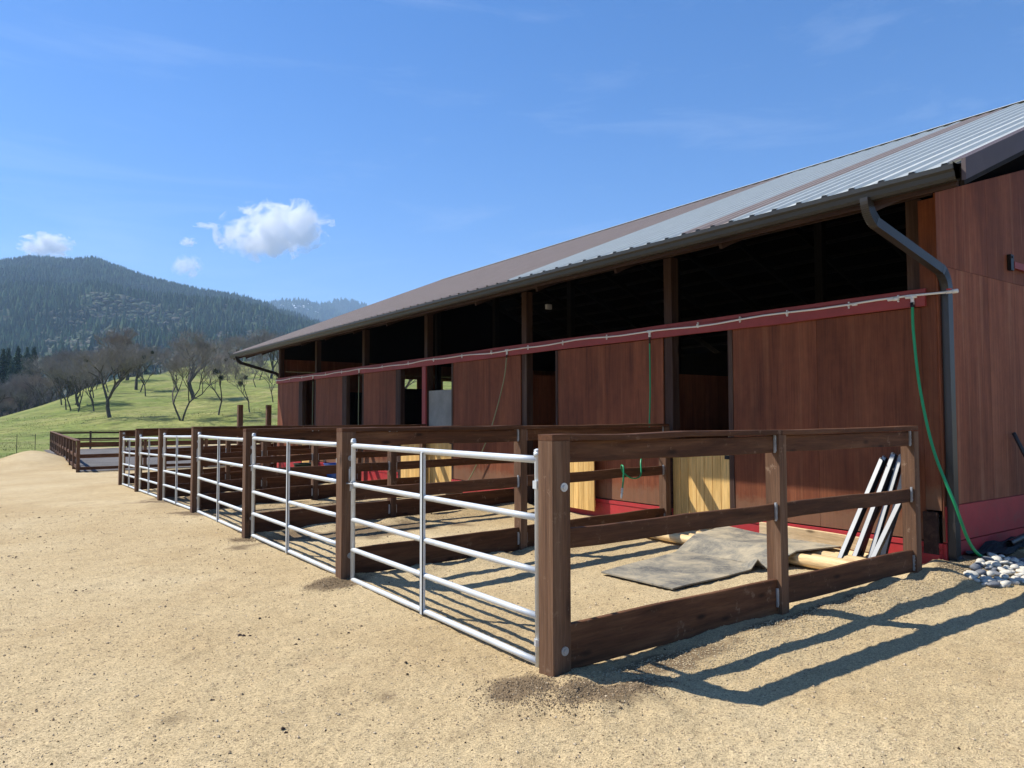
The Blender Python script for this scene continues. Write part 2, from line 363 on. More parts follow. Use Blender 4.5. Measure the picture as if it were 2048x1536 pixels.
def mat_vcol(name, rough=.9, ns=0, nsc=2.0, trans=0.0):
    m, t, b = nodes(name); at = N(t, 'ShaderNodeAttribute', attribute_name='col'); c = at.outputs['Color']
    if ns: c = mix(t, ns, c, ramp(t, noise(t, coords(t), nsc, 4, .7), [(.3, .5), (.7, 1.45)]), 'MULTIPLY')
    t.links.new(c, b.inputs['Base Color']); b.inputs['Roughness'].default_value = rough; b.inputs['Specular IOR Level'].default_value = .15
    return m
M['forest'] = mat_vcol('forest_foliage', .9, .6, .35)
M['grass'] = mat_vcol('grass_blades')
def mat_bark(name, a, c_, s=6):
    m, t, b = nodes(name); v = coords(t, (1, 1, .35)); c = ramp(t, noise(t, v, s, 6, .75), [(.32, a), (.65, c_)])
    t.links.new(c, b.inputs['Base Color']); b.inputs['Roughness'].default_value = .95; b.inputs['Specular IOR Level'].default_value = .1; return m
M['bark'] = mat_bark('oak_bark', (.05, .042, .036), (.15, .13, .11))
M['twig'] = mat_bark('bare_twigs', (.16, .14, .13), (.30, .27, .245), 1.2)
M['twigwarm'] = mat_bark('bare_russet_twigs', (.18, .14, .12), (.31, .25, .215), 1.2)
M['mistletoe'] = mat_bark('mistletoe_leaves', (.018, .030, .010), (.05, .065, .022), 9)
M['fir'] = mat_bark('fir_needles', (.012, .030, .018), (.040, .068, .034), 3)
M['firblue'] = mat_bark('pale_fir_needles', (.035, .060, .045), (.085, .125, .085), 3)

# ---------------------------------------------------------------- ground sheet
def polar():
    d2r = math.pi / 180
    front = np.arange(-8, 92, .21); rest = np.arange(94, 352, 4.0)
    ang = np.concatenate([front, rest]) * d2r
    rs = [0.02, .3, .6, .9, 1.2, 1.5]
    while rs[-1] < 15: rs.append(rs[-1] * 1.0062)
    while rs[-1] < 60: rs.append(rs[-1] * 1.013)
    while rs[-1] < 9500: rs.append(rs[-1] * 1.026)
    rs = np.array(rs)
    A, Rr = np.meshgrid(ang, rs, indexing='ij')
    x = Rr * np.sin(A); y = Rr * np.cos(A); z = land(x, y) + near_relief(x, y)
    n, k = x.shape
    idx = np.arange(n * k).reshape(n, k); nx = np.roll(idx, -1, 0)
    F = np.stack([idx[:, :-1], idx[:, 1:], nx[:, 1:], nx[:, :-1]], -1).reshape(-1, 4)
    X, Y = x.ravel(), y.ravel(); D, t = fan(X, Y); r = np.hypot(X, Y)
    # pasture begins past the yard edge
    edge = np.interp(X, [-60, -12, -4, .5, 1.8, 2.6, 3.3, 30], [30, 41, 45.0, 46.2, 46.8, 52, 59, 60]) + 1.1 * fbm(X / 3, Y / 3, 3, 4)
    grass = sstep(-.5, .6, Y - edge) * (D > 5)
    grass = np.where((Y < 20) & (r > 70), 1.0, grass)
    forest = sstep(250, 420, D + 90 * fbm(X / 60, Y / 60, 9, 3)) * grass
    forest = np.maximum(forest, sstep(0, 1, (np.interp(t, [-.9, -.7, -.6, -.5, -.4, .5], [140, 142, 158, 196, 330, 330]) * -1 + D) / 14) * (D > 100))
    damp = np.zeros_like(X)
    for cx, cy, sx, sy in ((2.58, 3.50, .26, .22), (2.72, 3.22, .25, .20), (3.0, 3.08, .34, .14), (2.72, 6.7, .28, .22), (2.8, 10.0, .25, .25), (2.85, 13.1, .5, .5), (3.2, 16, .8, .9), (3.8, 3.35, .7, .14), (5.4, 3.42, 1.6, .07), (7.9, 3.4, .8, .16), (8.6, 3.3, .7, .5), (4.3, 9.6, 1.6, .5), (4.5, 12.8, 1.8, .6), (4.6, 15.8, 2, .8)):
        damp = np.maximum(damp, np.exp(-((X - cx) / sx) ** 2 - ((Y - cy) / sy) ** 2))
    damp = sstep(.34, .74, damp + .75 * fbm(X * 3.1, Y * 3.1, 21, 5)) * .85
    damp = np.maximum(damp, .30 * sstep(.33, .62, fbm(X / 2.8, Y / 2.8, 77, 4)) * (Y > 3) )
    col = np.stack([grass, forest, damp, np.ones_like(X)], -1)
    me = npmesh('ground', np.stack([X, Y, z.ravel()], -1), F, M['ground'], True, col)
    return tag(link('ground', me), kind='structure')
polar()
def arena():
    xs = np.linspace(2.95, 30, 90); ys = np.linspace(33.1, 57.3, 80); X, Y = np.meshgrid(xs, ys, indexing='ij')
    Z = land(X, Y) + .03 + .05 * fbm(X * .8, Y * .8, 51, 3); n, k = X.shape
    idx = np.arange(n * k).reshape(n, k); F = np.stack([idx[:-1, :-1], idx[1:, :-1], idx[1:, 1:], idx[:-1, 1:]], -1).reshape(-1, 4)
    tag(link('arena_footing', npmesh('arena_footing', np.stack([X.ravel(), Y.ravel(), Z.ravel()], -1), F, M['arena'], True)), kind='structure')
arena()

# ---------------------------------------------------------------- the barn
XF, YE, YB = 8.05, 3.62, 25.15         # front face, near end, far end
XR, XBK = 15.0, 21.95                  # ridge, back wall
SL = 5 / 12; XE, ZE = 6.756, 3.781     # eave edge on top of the roof
def zr(x): return ZE + SL * (x - XE) if x <= XR else ZE + SL * (2 * XR - x - XE)
barn = empty('barn', (XF, YE, 0), 'long horse barn with red brown plywood walls and a grey and tan metal roof', 'barn')
bl = Vector(barn.location)
def bp(name, mb, mat, smooth=False, parent=None):   # a barn part given in world coordinates
    me = mb.mesh(name, mat, smooth); me.transform(Matrix.Translation(-(bl if parent is None else wpos(parent))))
    return link(name, me, parent or barn)
def panel(name, a, b, mat, parent=None):
    a = Vector(a); b = Vector(b); m = MB(); m.box((0, 0, 0), b - a); o = m.build(name, mat, parent or barn); o.location = a - bl; return o
posts_y = [3.78, 7.30, 10.85, 14.62, 18.05, 21.54, 24.98]
# siding sheets on the front: (y0, y1)
sheets = [(3.79, 4.998), (5.002, 6.215), (7.46, 8.70), (8.704, 9.90), (11.01, 12.25), (12.254, 13.44), (16.15, 17.10), (17.104, 18.03), (19.47, 20.50), (20.504, 21.52), (23.02, 24.10), (24.104, 25.13)]
for y0, y1 in sheets: panel('siding_panel', (XF, y0, .30), (XF + .018, y1, 2.758), M['siding'])
panel('corner_strip', (XF - .006, YE + .01, .62), (XF + .02, 3.785, 3.9), M['siding'])
for y0, y1 in ((3.64, 6.29), (7.30, 9.95), (10.86, 13.49), (16.0, 18.2), (19.2, 21.7), (22.7, 25.13)):
    panel('kick_board', (XF - .018, y0, -.12), (XF + .02, y1, .225), M['redkick'])
    panel('kick_board', (XF - .026, y0, .232), (XF + .02, y1, .283), M['redkick'])
for y0, y1 in ((6.218, 6.29), (9.905, 9.96), (13.445, 13.50), (15.88, 16.145), (19.17, 19.465), (22.68, 23.015)):
    panel('door_jamb', (XF - .012, y0, .0), (XF + .10, y1, 2.757), M['postwood'])
for y in posts_y:
    o = panel('post', (XF + .022, y, -.1), (XF + .165, y + .15, 3.93), M['postwood'])
for i, y in enumerate(posts_y[1:4]):
    panel('post', (XF - .10, y + .005, -.1), (XF + .02, y + .135, 1.40 if i < 2 else 1.3), M['darkwood'])
panel('red_post', (XF - .02, 14.63, .0), (XF + .018, 14.80, 2.757), M['red'])
panel('corner_post', (XF - .05, 3.66, -.1), (XF - .008, 3.80, .60), M['darkwood'])
panel('corner_base', (XF - .06, 3.645, -.1), (XF - .009 + .004, 3.83, .17), M['redkick'])
for y0, y1 in ((3.72, 7.35), (7.353, 14.7), (14.703, 21.6), (21.603, 25.15)):
    board('beam', (XF - .030, y0, 2.83), (XF - .030, y1, 2.83), .04, .138, M['red'], barn)
    board('ledger', (XF - .008, y0, 2.925), (XF - .008, y1, 2.925), .05, .05, M['red'], barn)
for y0, y1 in ((3.64, 7.37), (7.374, 14.69), (14.694, 21.6), (21.604, 25.15)):
    board('header', (XF + .0, y0, 4.07), (XF + .0, y1, 4.07), .042, .27, M['darkwood'], barn)
# rake end walls
def endwall(Y, sgn, near):
    xs = [8.075 + 1.22 * k for k in range(12)] ; xs[-1] = XBK
    for a, b in zip(xs[:-1], xs[1:]):
        b2 = b - .004
        top = lambda x: 3.95 + (.30 * (x - XF) if x <= XR else .30 * (2 * XR - x - XF))
        wins = ((12.9, 13.42, 2.45, 3.06), (14.55, 15.15, 2.2, 3.02)) if not near else ()
        def sheet(x0, x1, z0, z1a, z1b):
            m = MB(); y0, y1 = (0, .018) if near else (-.018, 0)
            vs = [(0, y0, 0), (x1 - x0, y0, 0), (x1 - x0, y0, z1b - z0), (0, y0, z1a - z0), (0, y1, 0), (x1 - x0, y1, 0), (x1 - x0, y1, z1b - z0), (0, y1, z1a - z0)]
            m.add(vs, [(0, 1, 2, 3), (7, 6, 5, 4), (0, 4, 5, 1), (1, 5, 6, 2), (2, 6, 7, 3), (3, 7, 4, 0)])
            o = m.build('siding_panel', M['gable'], barn); o.location = Vector((x0, Y, z0)) - bl
        zlow = .664 if near else .3
        hit = [w for w in wins if w[0] < b and w[1] > a]
        if not hit:
            sheet(a, b2, zlow, 3.188, 3.188)
        else:
            cuts = sorted(hit); x = a
            for w in cuts:
                w0, w1 = max(w[0], a), min(w[1], b2)
                if w0 > x: sheet(x, w0, zlow, 3.188, 3.188)
                sheet(w0, w1, zlow, w[2], w[2]); sheet(w0, w1, w[3], 3.188, 3.188); x = w1
            if x < b2: sheet(x, b2, zlow, 3.188, 3.188)
        sheet(a, b2, 3.192, top(a), top(b2))
    if near:
        panel('kick_board', (8.07, Y - .012, -.15), (XBK, Y + .018, .277), M['redkick'])
        panel('kick_board', (8.07, Y - .016, .289), (XBK, Y + .018, .66), M['redkick'])
        panel('trim_strip', (8.052, Y - .01, .3), (8.073, Y + .01, 3.95), M['siding'])
        board('rafter', (XF - .2, Y + .08, zr(XF - .2) - .14), (XR, Y + .08, zr(XR) - .14), .04, .18, M['darkwood'], barn)
endwall(YE, 1, True); endwall(YB, 1, False)
fr = MB()
for a, b in (((14.47, YB - .06, 2.16), (14.55, YB - .02, 3.1)), ((15.15, YB - .06, 2.16), (15.23, YB - .02, 3.1)), ((14.55, YB - .06, 3.02), (15.15, YB - .02, 3.1))): fr.box(a, b)
bp('window_frame', fr, M['pine'])
m = MB(); m.box((XBK, YE, -.2), (XBK + .02, YB, 3.95)); bp('back_wall', m, M['interior_shade'])
# roof: one steel sheet after another, seven ribs to each
def roof_sheet(w):
    m = MB(); prof = [(0, 0)]
    for k in range(3):
        c = w * (k + .5) / 3
        prof += [(c - .045, 0), (c - .02, .03), (c + .02, .03), (c + .045, 0)]
        if k < 2: prof += [(c + .10, 0), (c + .11, .006), (c + .125, .006), (c + .135, 0), (c + .17, 0), (c + .18, .006), (c + .195, .006), (c + .205, 0)]
    prof.append((w, 0)); L = math.hypot(XR - XE, SL * (XR - XE)); n = len(prof)
    vs = [(0, y, z) for y, z in prof] + [(L, y, z) for y, z in prof] + [(0, y, z - .004) for y, z in prof] + [(L, y, z - .004) for y, z in prof]
    fs = [(i, n + i, n + i + 1, i + 1) for i in range(n - 1)] + [(2 * n + i + 1, 3 * n + i + 1, 3 * n + i, 2 * n + i) for i in range(n - 1)] + [(i, i + 1, 2 * n + i + 1, 2 * n + i) for i in range(n - 1)]
    m.add(vs, fs); return m
Y0R, Y1R = 2.80, 26.05
cuts = [2.80, 3.65, 4.51, 5.36, 6.02] ; 
while cuts[-1] < 9.6: cuts.append(cuts[-1] + .925)
while cuts[-1] < 25.2: cuts.append(cuts[-1] + .914)
cuts.append(Y1R); RS = {}
for i, (a, b) in enumerate(zip(cuts[:-1], cuts[1:])):
    tan = (5.3 < a < 5.9) or a > 9.6
    w = round(b - a - .009, 3)
    for side in (0, 1):
        k = (w, tan)
        if k not in RS: RS[k] = roof_sheet(w).mesh('roof_panel', M['rooftan' if tan else 'roofgrey'])
        o = link('roof_panel', RS[k], barn)
        if side == 0: o.location = Vector((XE, a, ZE + (i % 2) * .0015)) - bl; o.rotation_euler = (0, -math.atan(SL), 0)
        else: o.location = Vector((2 * XR - XE, b, ZE)) - bl; o.rotation_euler = (0, -math.atan(SL), math.pi)
fe = MB()
for s in (-1, 1):
    x0 = XR + s * (XR - XE - .03); a = [(XR, Y0R + .005, zr(XR) - .010), (x0, Y0R + .005, zr(x0) - .010), (x0, Y1R - .005, zr(x0) - .010), (XR, Y1R - .005, zr(XR) - .010)]
    fe.add(a, [(0, 1, 2, 3)])
bp('roof_shade_sheet', fe, M['shadesheet'])  # black sheet added below the panels to darken the underside and interior
for Y in (YE + .16, YB - .12):
    g = MB(); g.add([(XF + .1, Y, 3.6), (XBK - .1, Y, 3.6), (XBK - .1, Y, zr(XBK) - .03), (XR, Y, zr(XR) - .03), (XF + .1, Y, zr(XF) + .01)], [(0, 1, 2, 3, 4)])
    g.add([(XF + .1, Y + .02, 3.6), (XBK - .1, Y + .02, 3.6), (XBK - .1, Y + .02, zr(XBK) - .03), (XR, Y + .02, zr(XR) - .03), (XF + .1, Y + .02, zr(XF) + .01)], [(4, 3, 2, 1, 0)])
    bp('gable_shade_sheet', g, M['shadesheet'])  # black sheet added across the gable to shut out sky and keep it dark
rc = MB(); zz = zr(XR)
for s in (-1, 1):
    rc.add([(XR, Y0R, zz + .055), (XR + s * .2, Y0R, zz - .03), (XR + s * .2, Y1R, zz - .03), (XR, Y1R, zz + .055)], [(0, 1, 2, 3) if s > 0 else (3, 2, 1, 0)])
bp('ridge_cap', rc, M['roofgrey'])
clo = MB(); clo.box((0, -.030, 0), (.05, .030, .022)); clo = clo.mesh('rib_closure', M['black'])
for a, b in zip(cuts[:-1], cuts[1:]):
    for k in range(3):
        if a < 9.7: link('rib_closure', clo, barn, Vector((XE - .006, a + (b - a - .009) * (k + .5) / 3, ZE + .003)) - bl)
# purlins, rafters
x = XE + .12
while x < XR:
    board('purlin', (x, Y0R + .08, zr(x) - .062), (x, Y1R - .08, zr(x) - .062), .04, .09, M['darkwood' if x < XF + .3 else 'interior_shade'], barn, c=.002)
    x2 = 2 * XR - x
    board('purlin', (x2, Y0R + .08, zr(x2) - .055), (x2, Y1R - .08, zr(x2) - .055), .04, .09, M['interior_shade'], barn, c=.002)
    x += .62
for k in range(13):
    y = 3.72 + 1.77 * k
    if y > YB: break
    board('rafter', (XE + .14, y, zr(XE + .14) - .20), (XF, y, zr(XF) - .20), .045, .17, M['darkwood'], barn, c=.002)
    board('rafter', (XF + .05, y, zr(XF + .05) - .20), (XR, y, zr(XR) - .20), .045, .17, M['interior_shade'], barn, c=.002)
    board('rafter', (2 * XR - XE - .14, y, zr(XE + .14) - .20), (XR + .03, y, zr(XR) - .20), .045, .17, M['interior_shade'], barn, c=.002)
# rake trims
for Y in (Y0R, Y1R):
    for s in (0, 1):
        m = MB(); q = -.035 if Y == Y0R else .035
        for x0, x1 in ((XE - .02, XR),) if s == 0 else ((XR, 2 * XR - XE + .02),):
            ya, yb = sorted((Y, Y + q))
            zt0, zt1 = zr(x0) + .035, zr(x1) + .035
            vs = [(x0, ya, zt0), (x1, ya, zt1), (x1, ya, zt1 - .19), (x0, ya, zt0 - .19), (x0, yb, zt0), (x1, yb, zt1), (x1, yb, zt1 - .19), (x0, yb, zt0 - .19)]
            m.add(vs, [(3, 2, 1, 0), (4, 5, 6, 7), (0, 1, 5, 4), (1, 2, 6, 5), (2, 3, 7, 6), (3, 0, 4, 7)])
            # the flashing's return on the roof
            yc, yd = (Y, Y + .11) if Y == Y0R else (Y - .11, Y)
            m.add([(x0, yc, zt0 + .001), (x1, yc, zt1 + .001), (x1, yd, zt1 + .001), (x0, yd, zt0 + .001)], [(0, 1, 2, 3)])
        bp('rake_trim', m, M['fascia'])
        yy_ = Y + (.06 if Y == Y0R else -.06)
        if s == 0: board('rake_shade_board', (XE + .1, yy_, zr(XE + .1) - .12), (XR, yy_, zr(XR) - .12), .04, .18, M['interior_shade'], barn)  # near-black board added so the gap under the trim reads as shade
# gutter: an ogee trough on straps
def gutter():
    P = [(XE + .02, 3.745), (XE + .02, 3.635), (XE - .055, 3.630), (XE - .075, 3.655), (XE - .083, 3.695), (XE - .108, 3.715), (XE - .112, 3.755), (XE - .098, 3.758), (XE - .096, 3.722), (XE - .072, 3.722), (XE - .064, 3.680), (XE - .05, 3.662), (XE + .01, 3.665), (XE + .01, 3.765)]
    n = len(P); m = MB(); ya, yb = 2.83, 26.0
    m.add([(a, ya, b) for a, b in P] + [(a, yb, b) for a, b in P], [(i, n + i, n + (i + 1) % n, (i + 1) % n) for i in range(n)])
    for y in (ya, yb): m.add([(XE + .02, y, 3.765), (XE + .02, y, 3.655), (XE - .055, y, 3.65), (XE - .083, y, 3.715), (XE - .112, y, 3.775)], [(0, 1, 2, 3, 4), (4, 3, 2, 1, 0)])
    g = bp('gutter', m, M['gutter'])
    board('fascia_board', (XE + .045, Y0R + .06, 3.67), (XE + .045, Y1R - .06, 3.67), .035, .15, M['darkwood'], barn)
gutter()
def sq_tube(m, pts, a, b):     # rectangular duct: a along y, b across
    pts = [Vector(p) for p in pts]; vs = []
    for i, p in enumerate(pts):
        d = (pts[min(i + 1, len(pts) - 1)] - pts[max(i - 1, 0)]).normalized(); u = Vector((0, 1, 0)); u = (u - d * u.dot(d)).normalized(); w = d.cross(u)
        vs += [p + u * a / 2 + w * b / 2, p - u * a / 2 + w * b / 2, p - u * a / 2 - w * b / 2, p + u * a / 2 - w * b / 2]
    n = len(pts); fs = [(i * 4 + k, i * 4 + (k + 1) % 4, i * 4 + 4 + (k + 1) % 4, i * 4 + 4 + k) for i in range(n - 1) for k in range(4)]
    m.add(vs, fs + [(3, 2, 1, 0), tuple(4 * n - 4 + k for k in range(4))])
def bend(p0, p1, p2, n=9):
    return [Vector(p0).lerp(Vector(p1), k / n).lerp(Vector(p1).lerp(Vector(p2), k / n), k / n) for k in range(n + 1)]
def downspout(y, yw, near):
    e = MB(); sq_tube(e, bend((6.70, y, 3.66), (6.70, y, 3.52), (6.86, y, 3.44)), .075, .10); el = bp('downspout_elbow', e, M['spout'], parent=None)
    m = MB(); x1 = XF + .10
    sq_tube(m, [(6.85, y, 3.445), (x1 - .13, yw, 3.12)], .075, .095); d = bp('downspout', m, M['spout'])
    m = MB(); sq_tube(m, bend((x1 - .14, yw, 3.125), (x1 + .0, yw, 3.05), (x1, yw, 2.90)), .076, .10); bp('downspout_elbow', m, M['spout'])
    # corrugation of the elbows
    for pts in (bend((6.70, y, 3.66), (6.70, y, 3.52), (6.86, y, 3.44), 16), bend((x1 - .14, yw, 3.125), (x1 + .0, yw, 3.05), (x1, yw, 2.90), 16)):
        for k in range(3, 15, 1):
            c = MB(); sq_tube(c, [pts[k], pts[k] + (pts[k + 1] - pts[k]) * .45], .082, .106); bp('elbow_rib', c, M['spout'], parent=el)
    m = MB()
    sq_tube(m, [(x1, yw, 2.93), (x1, yw, .42)], .07, .10); bp('downspout', m, M['gutter'] if not near else M['spout'])
    m = MB(); sq_tube(m, [(x1, yw - .002, .50), (x1, yw - .002, .16)], .078, .108); sq_tube(m, bend((x1, yw, .17), (x1, yw, .07), (x1 + .12, yw - .12, .03)), .078, .105); bp('downspout_shoe', m, M['spout'])
downspout(3.62, 3.565, True); downspout(25.3, 25.24, False)
# half doors of new pine
def half_door(y0, y1, x, z0=.10, z1=1.09, yaw=0.0, label=None):
    m = MB(); w = abs(y1 - y0)
    for z in (z0 + .12, z1 - .12): m.box((.022, .02, z - .05), (.042, w - .02, z + .05))
    d = m.build('half_door', M['pine'], barn); d.location = Vector((x, y0, 0)) - bl; d.rotation_euler = (0, 0, yaw)
    if label: d['label'] = label
    n = max(1, round(w / .135)); bw = w / n
    if ('pb', round(bw, 3), z0) not in BC:
        q = MB(); q.box((0, .004, z0), (.020, bw - .004, z1)); q.box((.013, bw - .004, z0 + .004), (.018, bw + .004, z1 - .004)); BC[('pb', round(bw, 3), z0)] = q.mesh('board', M['pine'])
    for k in range(n): link('board', BC[('pb', round(bw, 3), z0)], d, (0, bw * k, 0))
    q = MB(); q.box((-.012, .0, z1 - .06), (.0, .07, z1 - .01)); q.box((-.018, .02, z1 - .05), (-.006, .035, z1 - .035)); q.build('strap_hinge', M['black'], d)
    return d
half_door(6.295, 7.29, XF - .005)
half_door(8.80, 9.88, XF - .17, yaw=-.055)
half_door(13.505, 14.62, XF - .005); half_door(14.81, 15.87, XF - .005); half_door(21.78, 22.67, XF - .005)
m = MB(); m.box((XF + .05, 13.52, 1.0), (XF + .07, 14.60, 2.2)); bp('stall_board', m, M['greyboard'])
# inside: stall partitions, an inner aisle wall, loose lumber
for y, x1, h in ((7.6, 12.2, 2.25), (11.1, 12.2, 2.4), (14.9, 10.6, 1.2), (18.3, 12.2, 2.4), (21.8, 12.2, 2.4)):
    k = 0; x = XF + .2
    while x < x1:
        panel('partition_board', (x, y, -.05), (x + .295, y + .03, h), M['siding'] if y < 12 else M['interior_shade']); x += .3
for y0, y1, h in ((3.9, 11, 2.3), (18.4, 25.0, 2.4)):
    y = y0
    while y < y1: panel('partition_board', (12.25, y, -.05), (12.28, y + .595, h), M['interior_shade']); y += .6
for y in (7.5, 11, 14.6, 18.1, 21.6): panel('inner_post', (12.3, y, -.1), (12.45, y + .15, zr(12.4) - .3), M['interior_shade'])
board('leaning_board', (8.55, 6.55, .0), (8.35, 6.50, 1.38), .09, .02, M['plank'], barn)
m = MB()
for x, y, z in ((8.6, 10.9, 3.66),): m.box((x, y, z), (x + .12, y + .06, z + .09))
for x, y in ((XF - .028, 14.5), (XF - .028, 7.36), (XF - .028, 10.93)):
    for s in (-.04, .04): m.tube([(x, y + s, 4.0), (x - .012, y + s, 4.0)], .014, 8)
bp('lag_bolt', m, M['galv'])
m = MB(); m.box((9.92, YE - .05, 3.36), (14.5, YE - .012, 3.44)); bp('door_track', m, M['red'])
m = MB(); m.box((9.83, YE - .045, 3.33), (9.915, YE - .004, 3.52)); m.tube([(9.87, YE - .045, 3.49), (9.87, YE - .055, 3.49)], .016, 8); bp('track_bracket', m, M['black'])

# ---------------------------------------------------------------- water line and hoses
wp = empty('water_pipe', (XF - .06, 3.5, 2.87), 'thin white plastic water pipe clamped along the red beam of the barn', 'water pipe')
wl = Vector(wp.location)
m = MB(); pts = [(XF - .062, 3.47, 2.872)]
for k in range(60):
    y = 3.5 + k * .366; pts.append((XF - .062, y, 2.872 + .010 * math.sin(k * 1.3) + (.012 * math.sin(k * .5))))
pts.append((XF - .062, 25.16, 2.875)); m.tube(pts, .012, 8); me = m.mesh('pipe', M['pvc'], True); me.transform(Matrix.Translation(-wl)); link('pipe', me, wp)
tees = [3.84, 7.66, 11.36, 18.2, 21.6]
tm = MB(); tm.tube([(0, -.045, 0), (0, .045, 0)], .019, 10); tm.tube([(0, 0, 0), (0, 0, -.075)], .018, 10); tm.tube([(0, 0, -.055), (0, 0, -.085)], .022, 10); tme = tm.mesh('tee', M['pvc'], True)
for y in tees: link('tee', tme, wp, Vector((XF - .062, y, 2.872)) - wl)
cm = MB(); cm.tube([(0, -.012, 0), (0, .012, 0)], .017, 8); cm.box((.012, -.008, -.03), (.030, .008, .03))
for s in (-.03, .03): cm.tube([(-.006, 0, s), (.014, 0, s)], .009, 8)
cme = cm.mesh('clamp', M['pvc'])
for y in [3.99, 4.55, 5.35, 6.05, 6.75, 8.6, 9.7, 10.7, 11.9, 13, 14.2, 15.4, 16.8, 19.4, 20.6, 22.6, 23.8]: link('clamp', cme, wp, Vector((XF - .062, y, 2.872)) - wl)
m = MB(); m.tube([(0, -.09, 0), (0, .0, .0)], .017, 10); m.tube([(0, -.11, 0), (0, -.06, 0)], .022, 10); m.tube([(0, .35, 0), (0, .41, 0)], .017, 10); me = m.mesh('coupling', M['pvc'], True); link('coupling', me, wp, Vector((XF - .062, 3.50, 2.872)) - wl); link('coupling', me, wp, Vector((XF - .062, 4.10, 2.872)) - wl)
m = MB(); m.box((-.02, -.05, .022), (.02, -.01, .032)); link('valve_handle', m.mesh('valve_handle', M['redtag']), wp, Vector((XF - .062, 3.50, 2.872)) - wl)
def catmull(P, n=8):
    P = [Vector(p) for p in P]; P = [P[0] * 2 - P[1]] + P + [P[-1] * 2 - P[-2]]; out = []
    for i in range(1, len(P) - 2):
        for k in range(n):
            t = k / n; a, b, c, d = P[i - 1:i + 3]
            out.append(.5 * ((2 * b) + (c - a) * t + (2 * a - 5 * b + 4 * c - d) * t * t + (3 * b - a - 3 * c + d) * t ** 3))
    return out + [P[-2]]
def hose(name, P, r, mat, label, nozzle=False):
    e = empty(name, P[0], label, 'hose', 'hoses hanging from the white water pipe'); o0 = Vector(P[0]); pts = [p - o0 for p in catmull(P)]
    m = MB(); m.tube(pts, r, 8); m.build('hose_tube', mat, e, smooth=True)
    m = MB(); m.tube([(0, 0, .02), (0, 0, -.03), Vector(pts[1]) * 1.0 if len(pts) > 1 else (0, 0, -.1)], r * 1.35, 8); m.build('hose_collar', M['black'], e, smooth=True)
    if nozzle:
        d = (pts[-1] - pts[-3]).normalized(); q = pts[-1]
        m = MB(); m.tube([q, q + d * .06], .017, 8); m.build('hose_coupling', M['galv'], e); m = MB(); m.tube([q + d * .06, q + d * .10, q + d * .14], [.013, .016, .010], 8); m.build('nozzle', M['galv'], e)
    return e
hose('garden_hose', [(7.985, 3.84, 2.79), (7.98, 3.835, 2.5), (7.97, 3.78, 1.9), (7.97, 3.66, 1.25), (8.0, 3.48, .70), (8.12, 3.42, .35), (8.25, 3.38, .19), (8.42, 3.33, .13)], .016, M['hose'], 'thick bright green garden hose hanging at the near barn corner down to the cobbles', True)
hose('garden_hose', [(7.985, 7.66, 2.79), (7.985, 7.66, 2.0), (7.97, 7.67, 1.45), (7.80, 7.50, 1.18), (7.42, 7.30, 1.02), (7.30, 7.20, .80), (7.12, 7.19, .77), (6.98, 7.22, .86), (6.93, 7.19, .945), (6.90, 7.12, .93), (6.88, 7.10, .80), (6.86, 7.10, .66)], .011, M['hose'], 'green hose looped over a fence rail with its metal nozzle dangling', True)
hose('garden_hose', [(7.985, 11.36, 2.79), (7.975, 11.45, 2.3), (7.96, 11.8, 1.5), (7.95, 12.15, .95), (7.94, 12.6, .38), (7.8, 12.9, .05)], .011, M['hoseold'], 'faded olive hose slanting across the middle siding panel below the third tee')
hose('garden_hose', [(7.985, 18.2, 2.79), (7.98, 18.21, 2.0), (7.975, 18.22, .9), (7.9, 18.25, .05)], .010, M['hoseold'], 'thin faded hose hanging straight beside the second farthest tall doorway')
hose('garden_hose', [(7.985, 21.6, 2.79), (7.98, 21.6, 2.0), (7.975, 21.62, .9), (7.9, 21.6, .0)], .010, M['hoseold'], 'thin faded hose hanging straight beside the farthest tall doorway')
# ---------------------------------------------------------------- pen divides
def bracket_mesh():
    m = MB(); m.box((-.001, -.012, -.06), (.022, .0, .06)); m.box((-.002, -.014, -.07), (.010, .0, -.03)); m.box((-.002, -.014, .03), (.016, .0, .075))
    for z in (-.045, -.01, .025, .055): m.tube([(.008, -.012, z), (.008, -.018, z)], .006, 6)
    return m.mesh('bracket', M['galv'])
BR = bracket_mesh()
bw_ = MB(); bw_.tube([(0, 0, 0), (0, -.006, 0)], .028, 14); bw_.tube([(0, -.006, 0), (0, -.016, 0)], .016, 6); WASH = bw_.mesh('bolt', M['galv'])
G = 'board fences dividing the paddocks'
labs = ['nearest brown board fence, its big corner post standing in dark damp soil',
        'second board fence from the front with a green hose looped over its middle rail',
        'third board fence from the front meeting the barn between the two middle doorways',
        'fourth board fence from the front ending at the barn beside the red door post',
        'fifth board fence from the front running behind the fourth silver gate',
        'sixth board fence from the front between the two farthest silver gates',
        'last board fence of the pens beyond the farthest silver gate']
ya = [3.53, 6.82, 10.12, 13.25, 16.25, 19.12, 21.75]
yb = [3.53, 7.27, 10.86, 14.5, 18.0, 21.5, 24.95]
zt = [1.496, 1.50, 1.455, 1.455, 1.39, 1.356, 1.28]
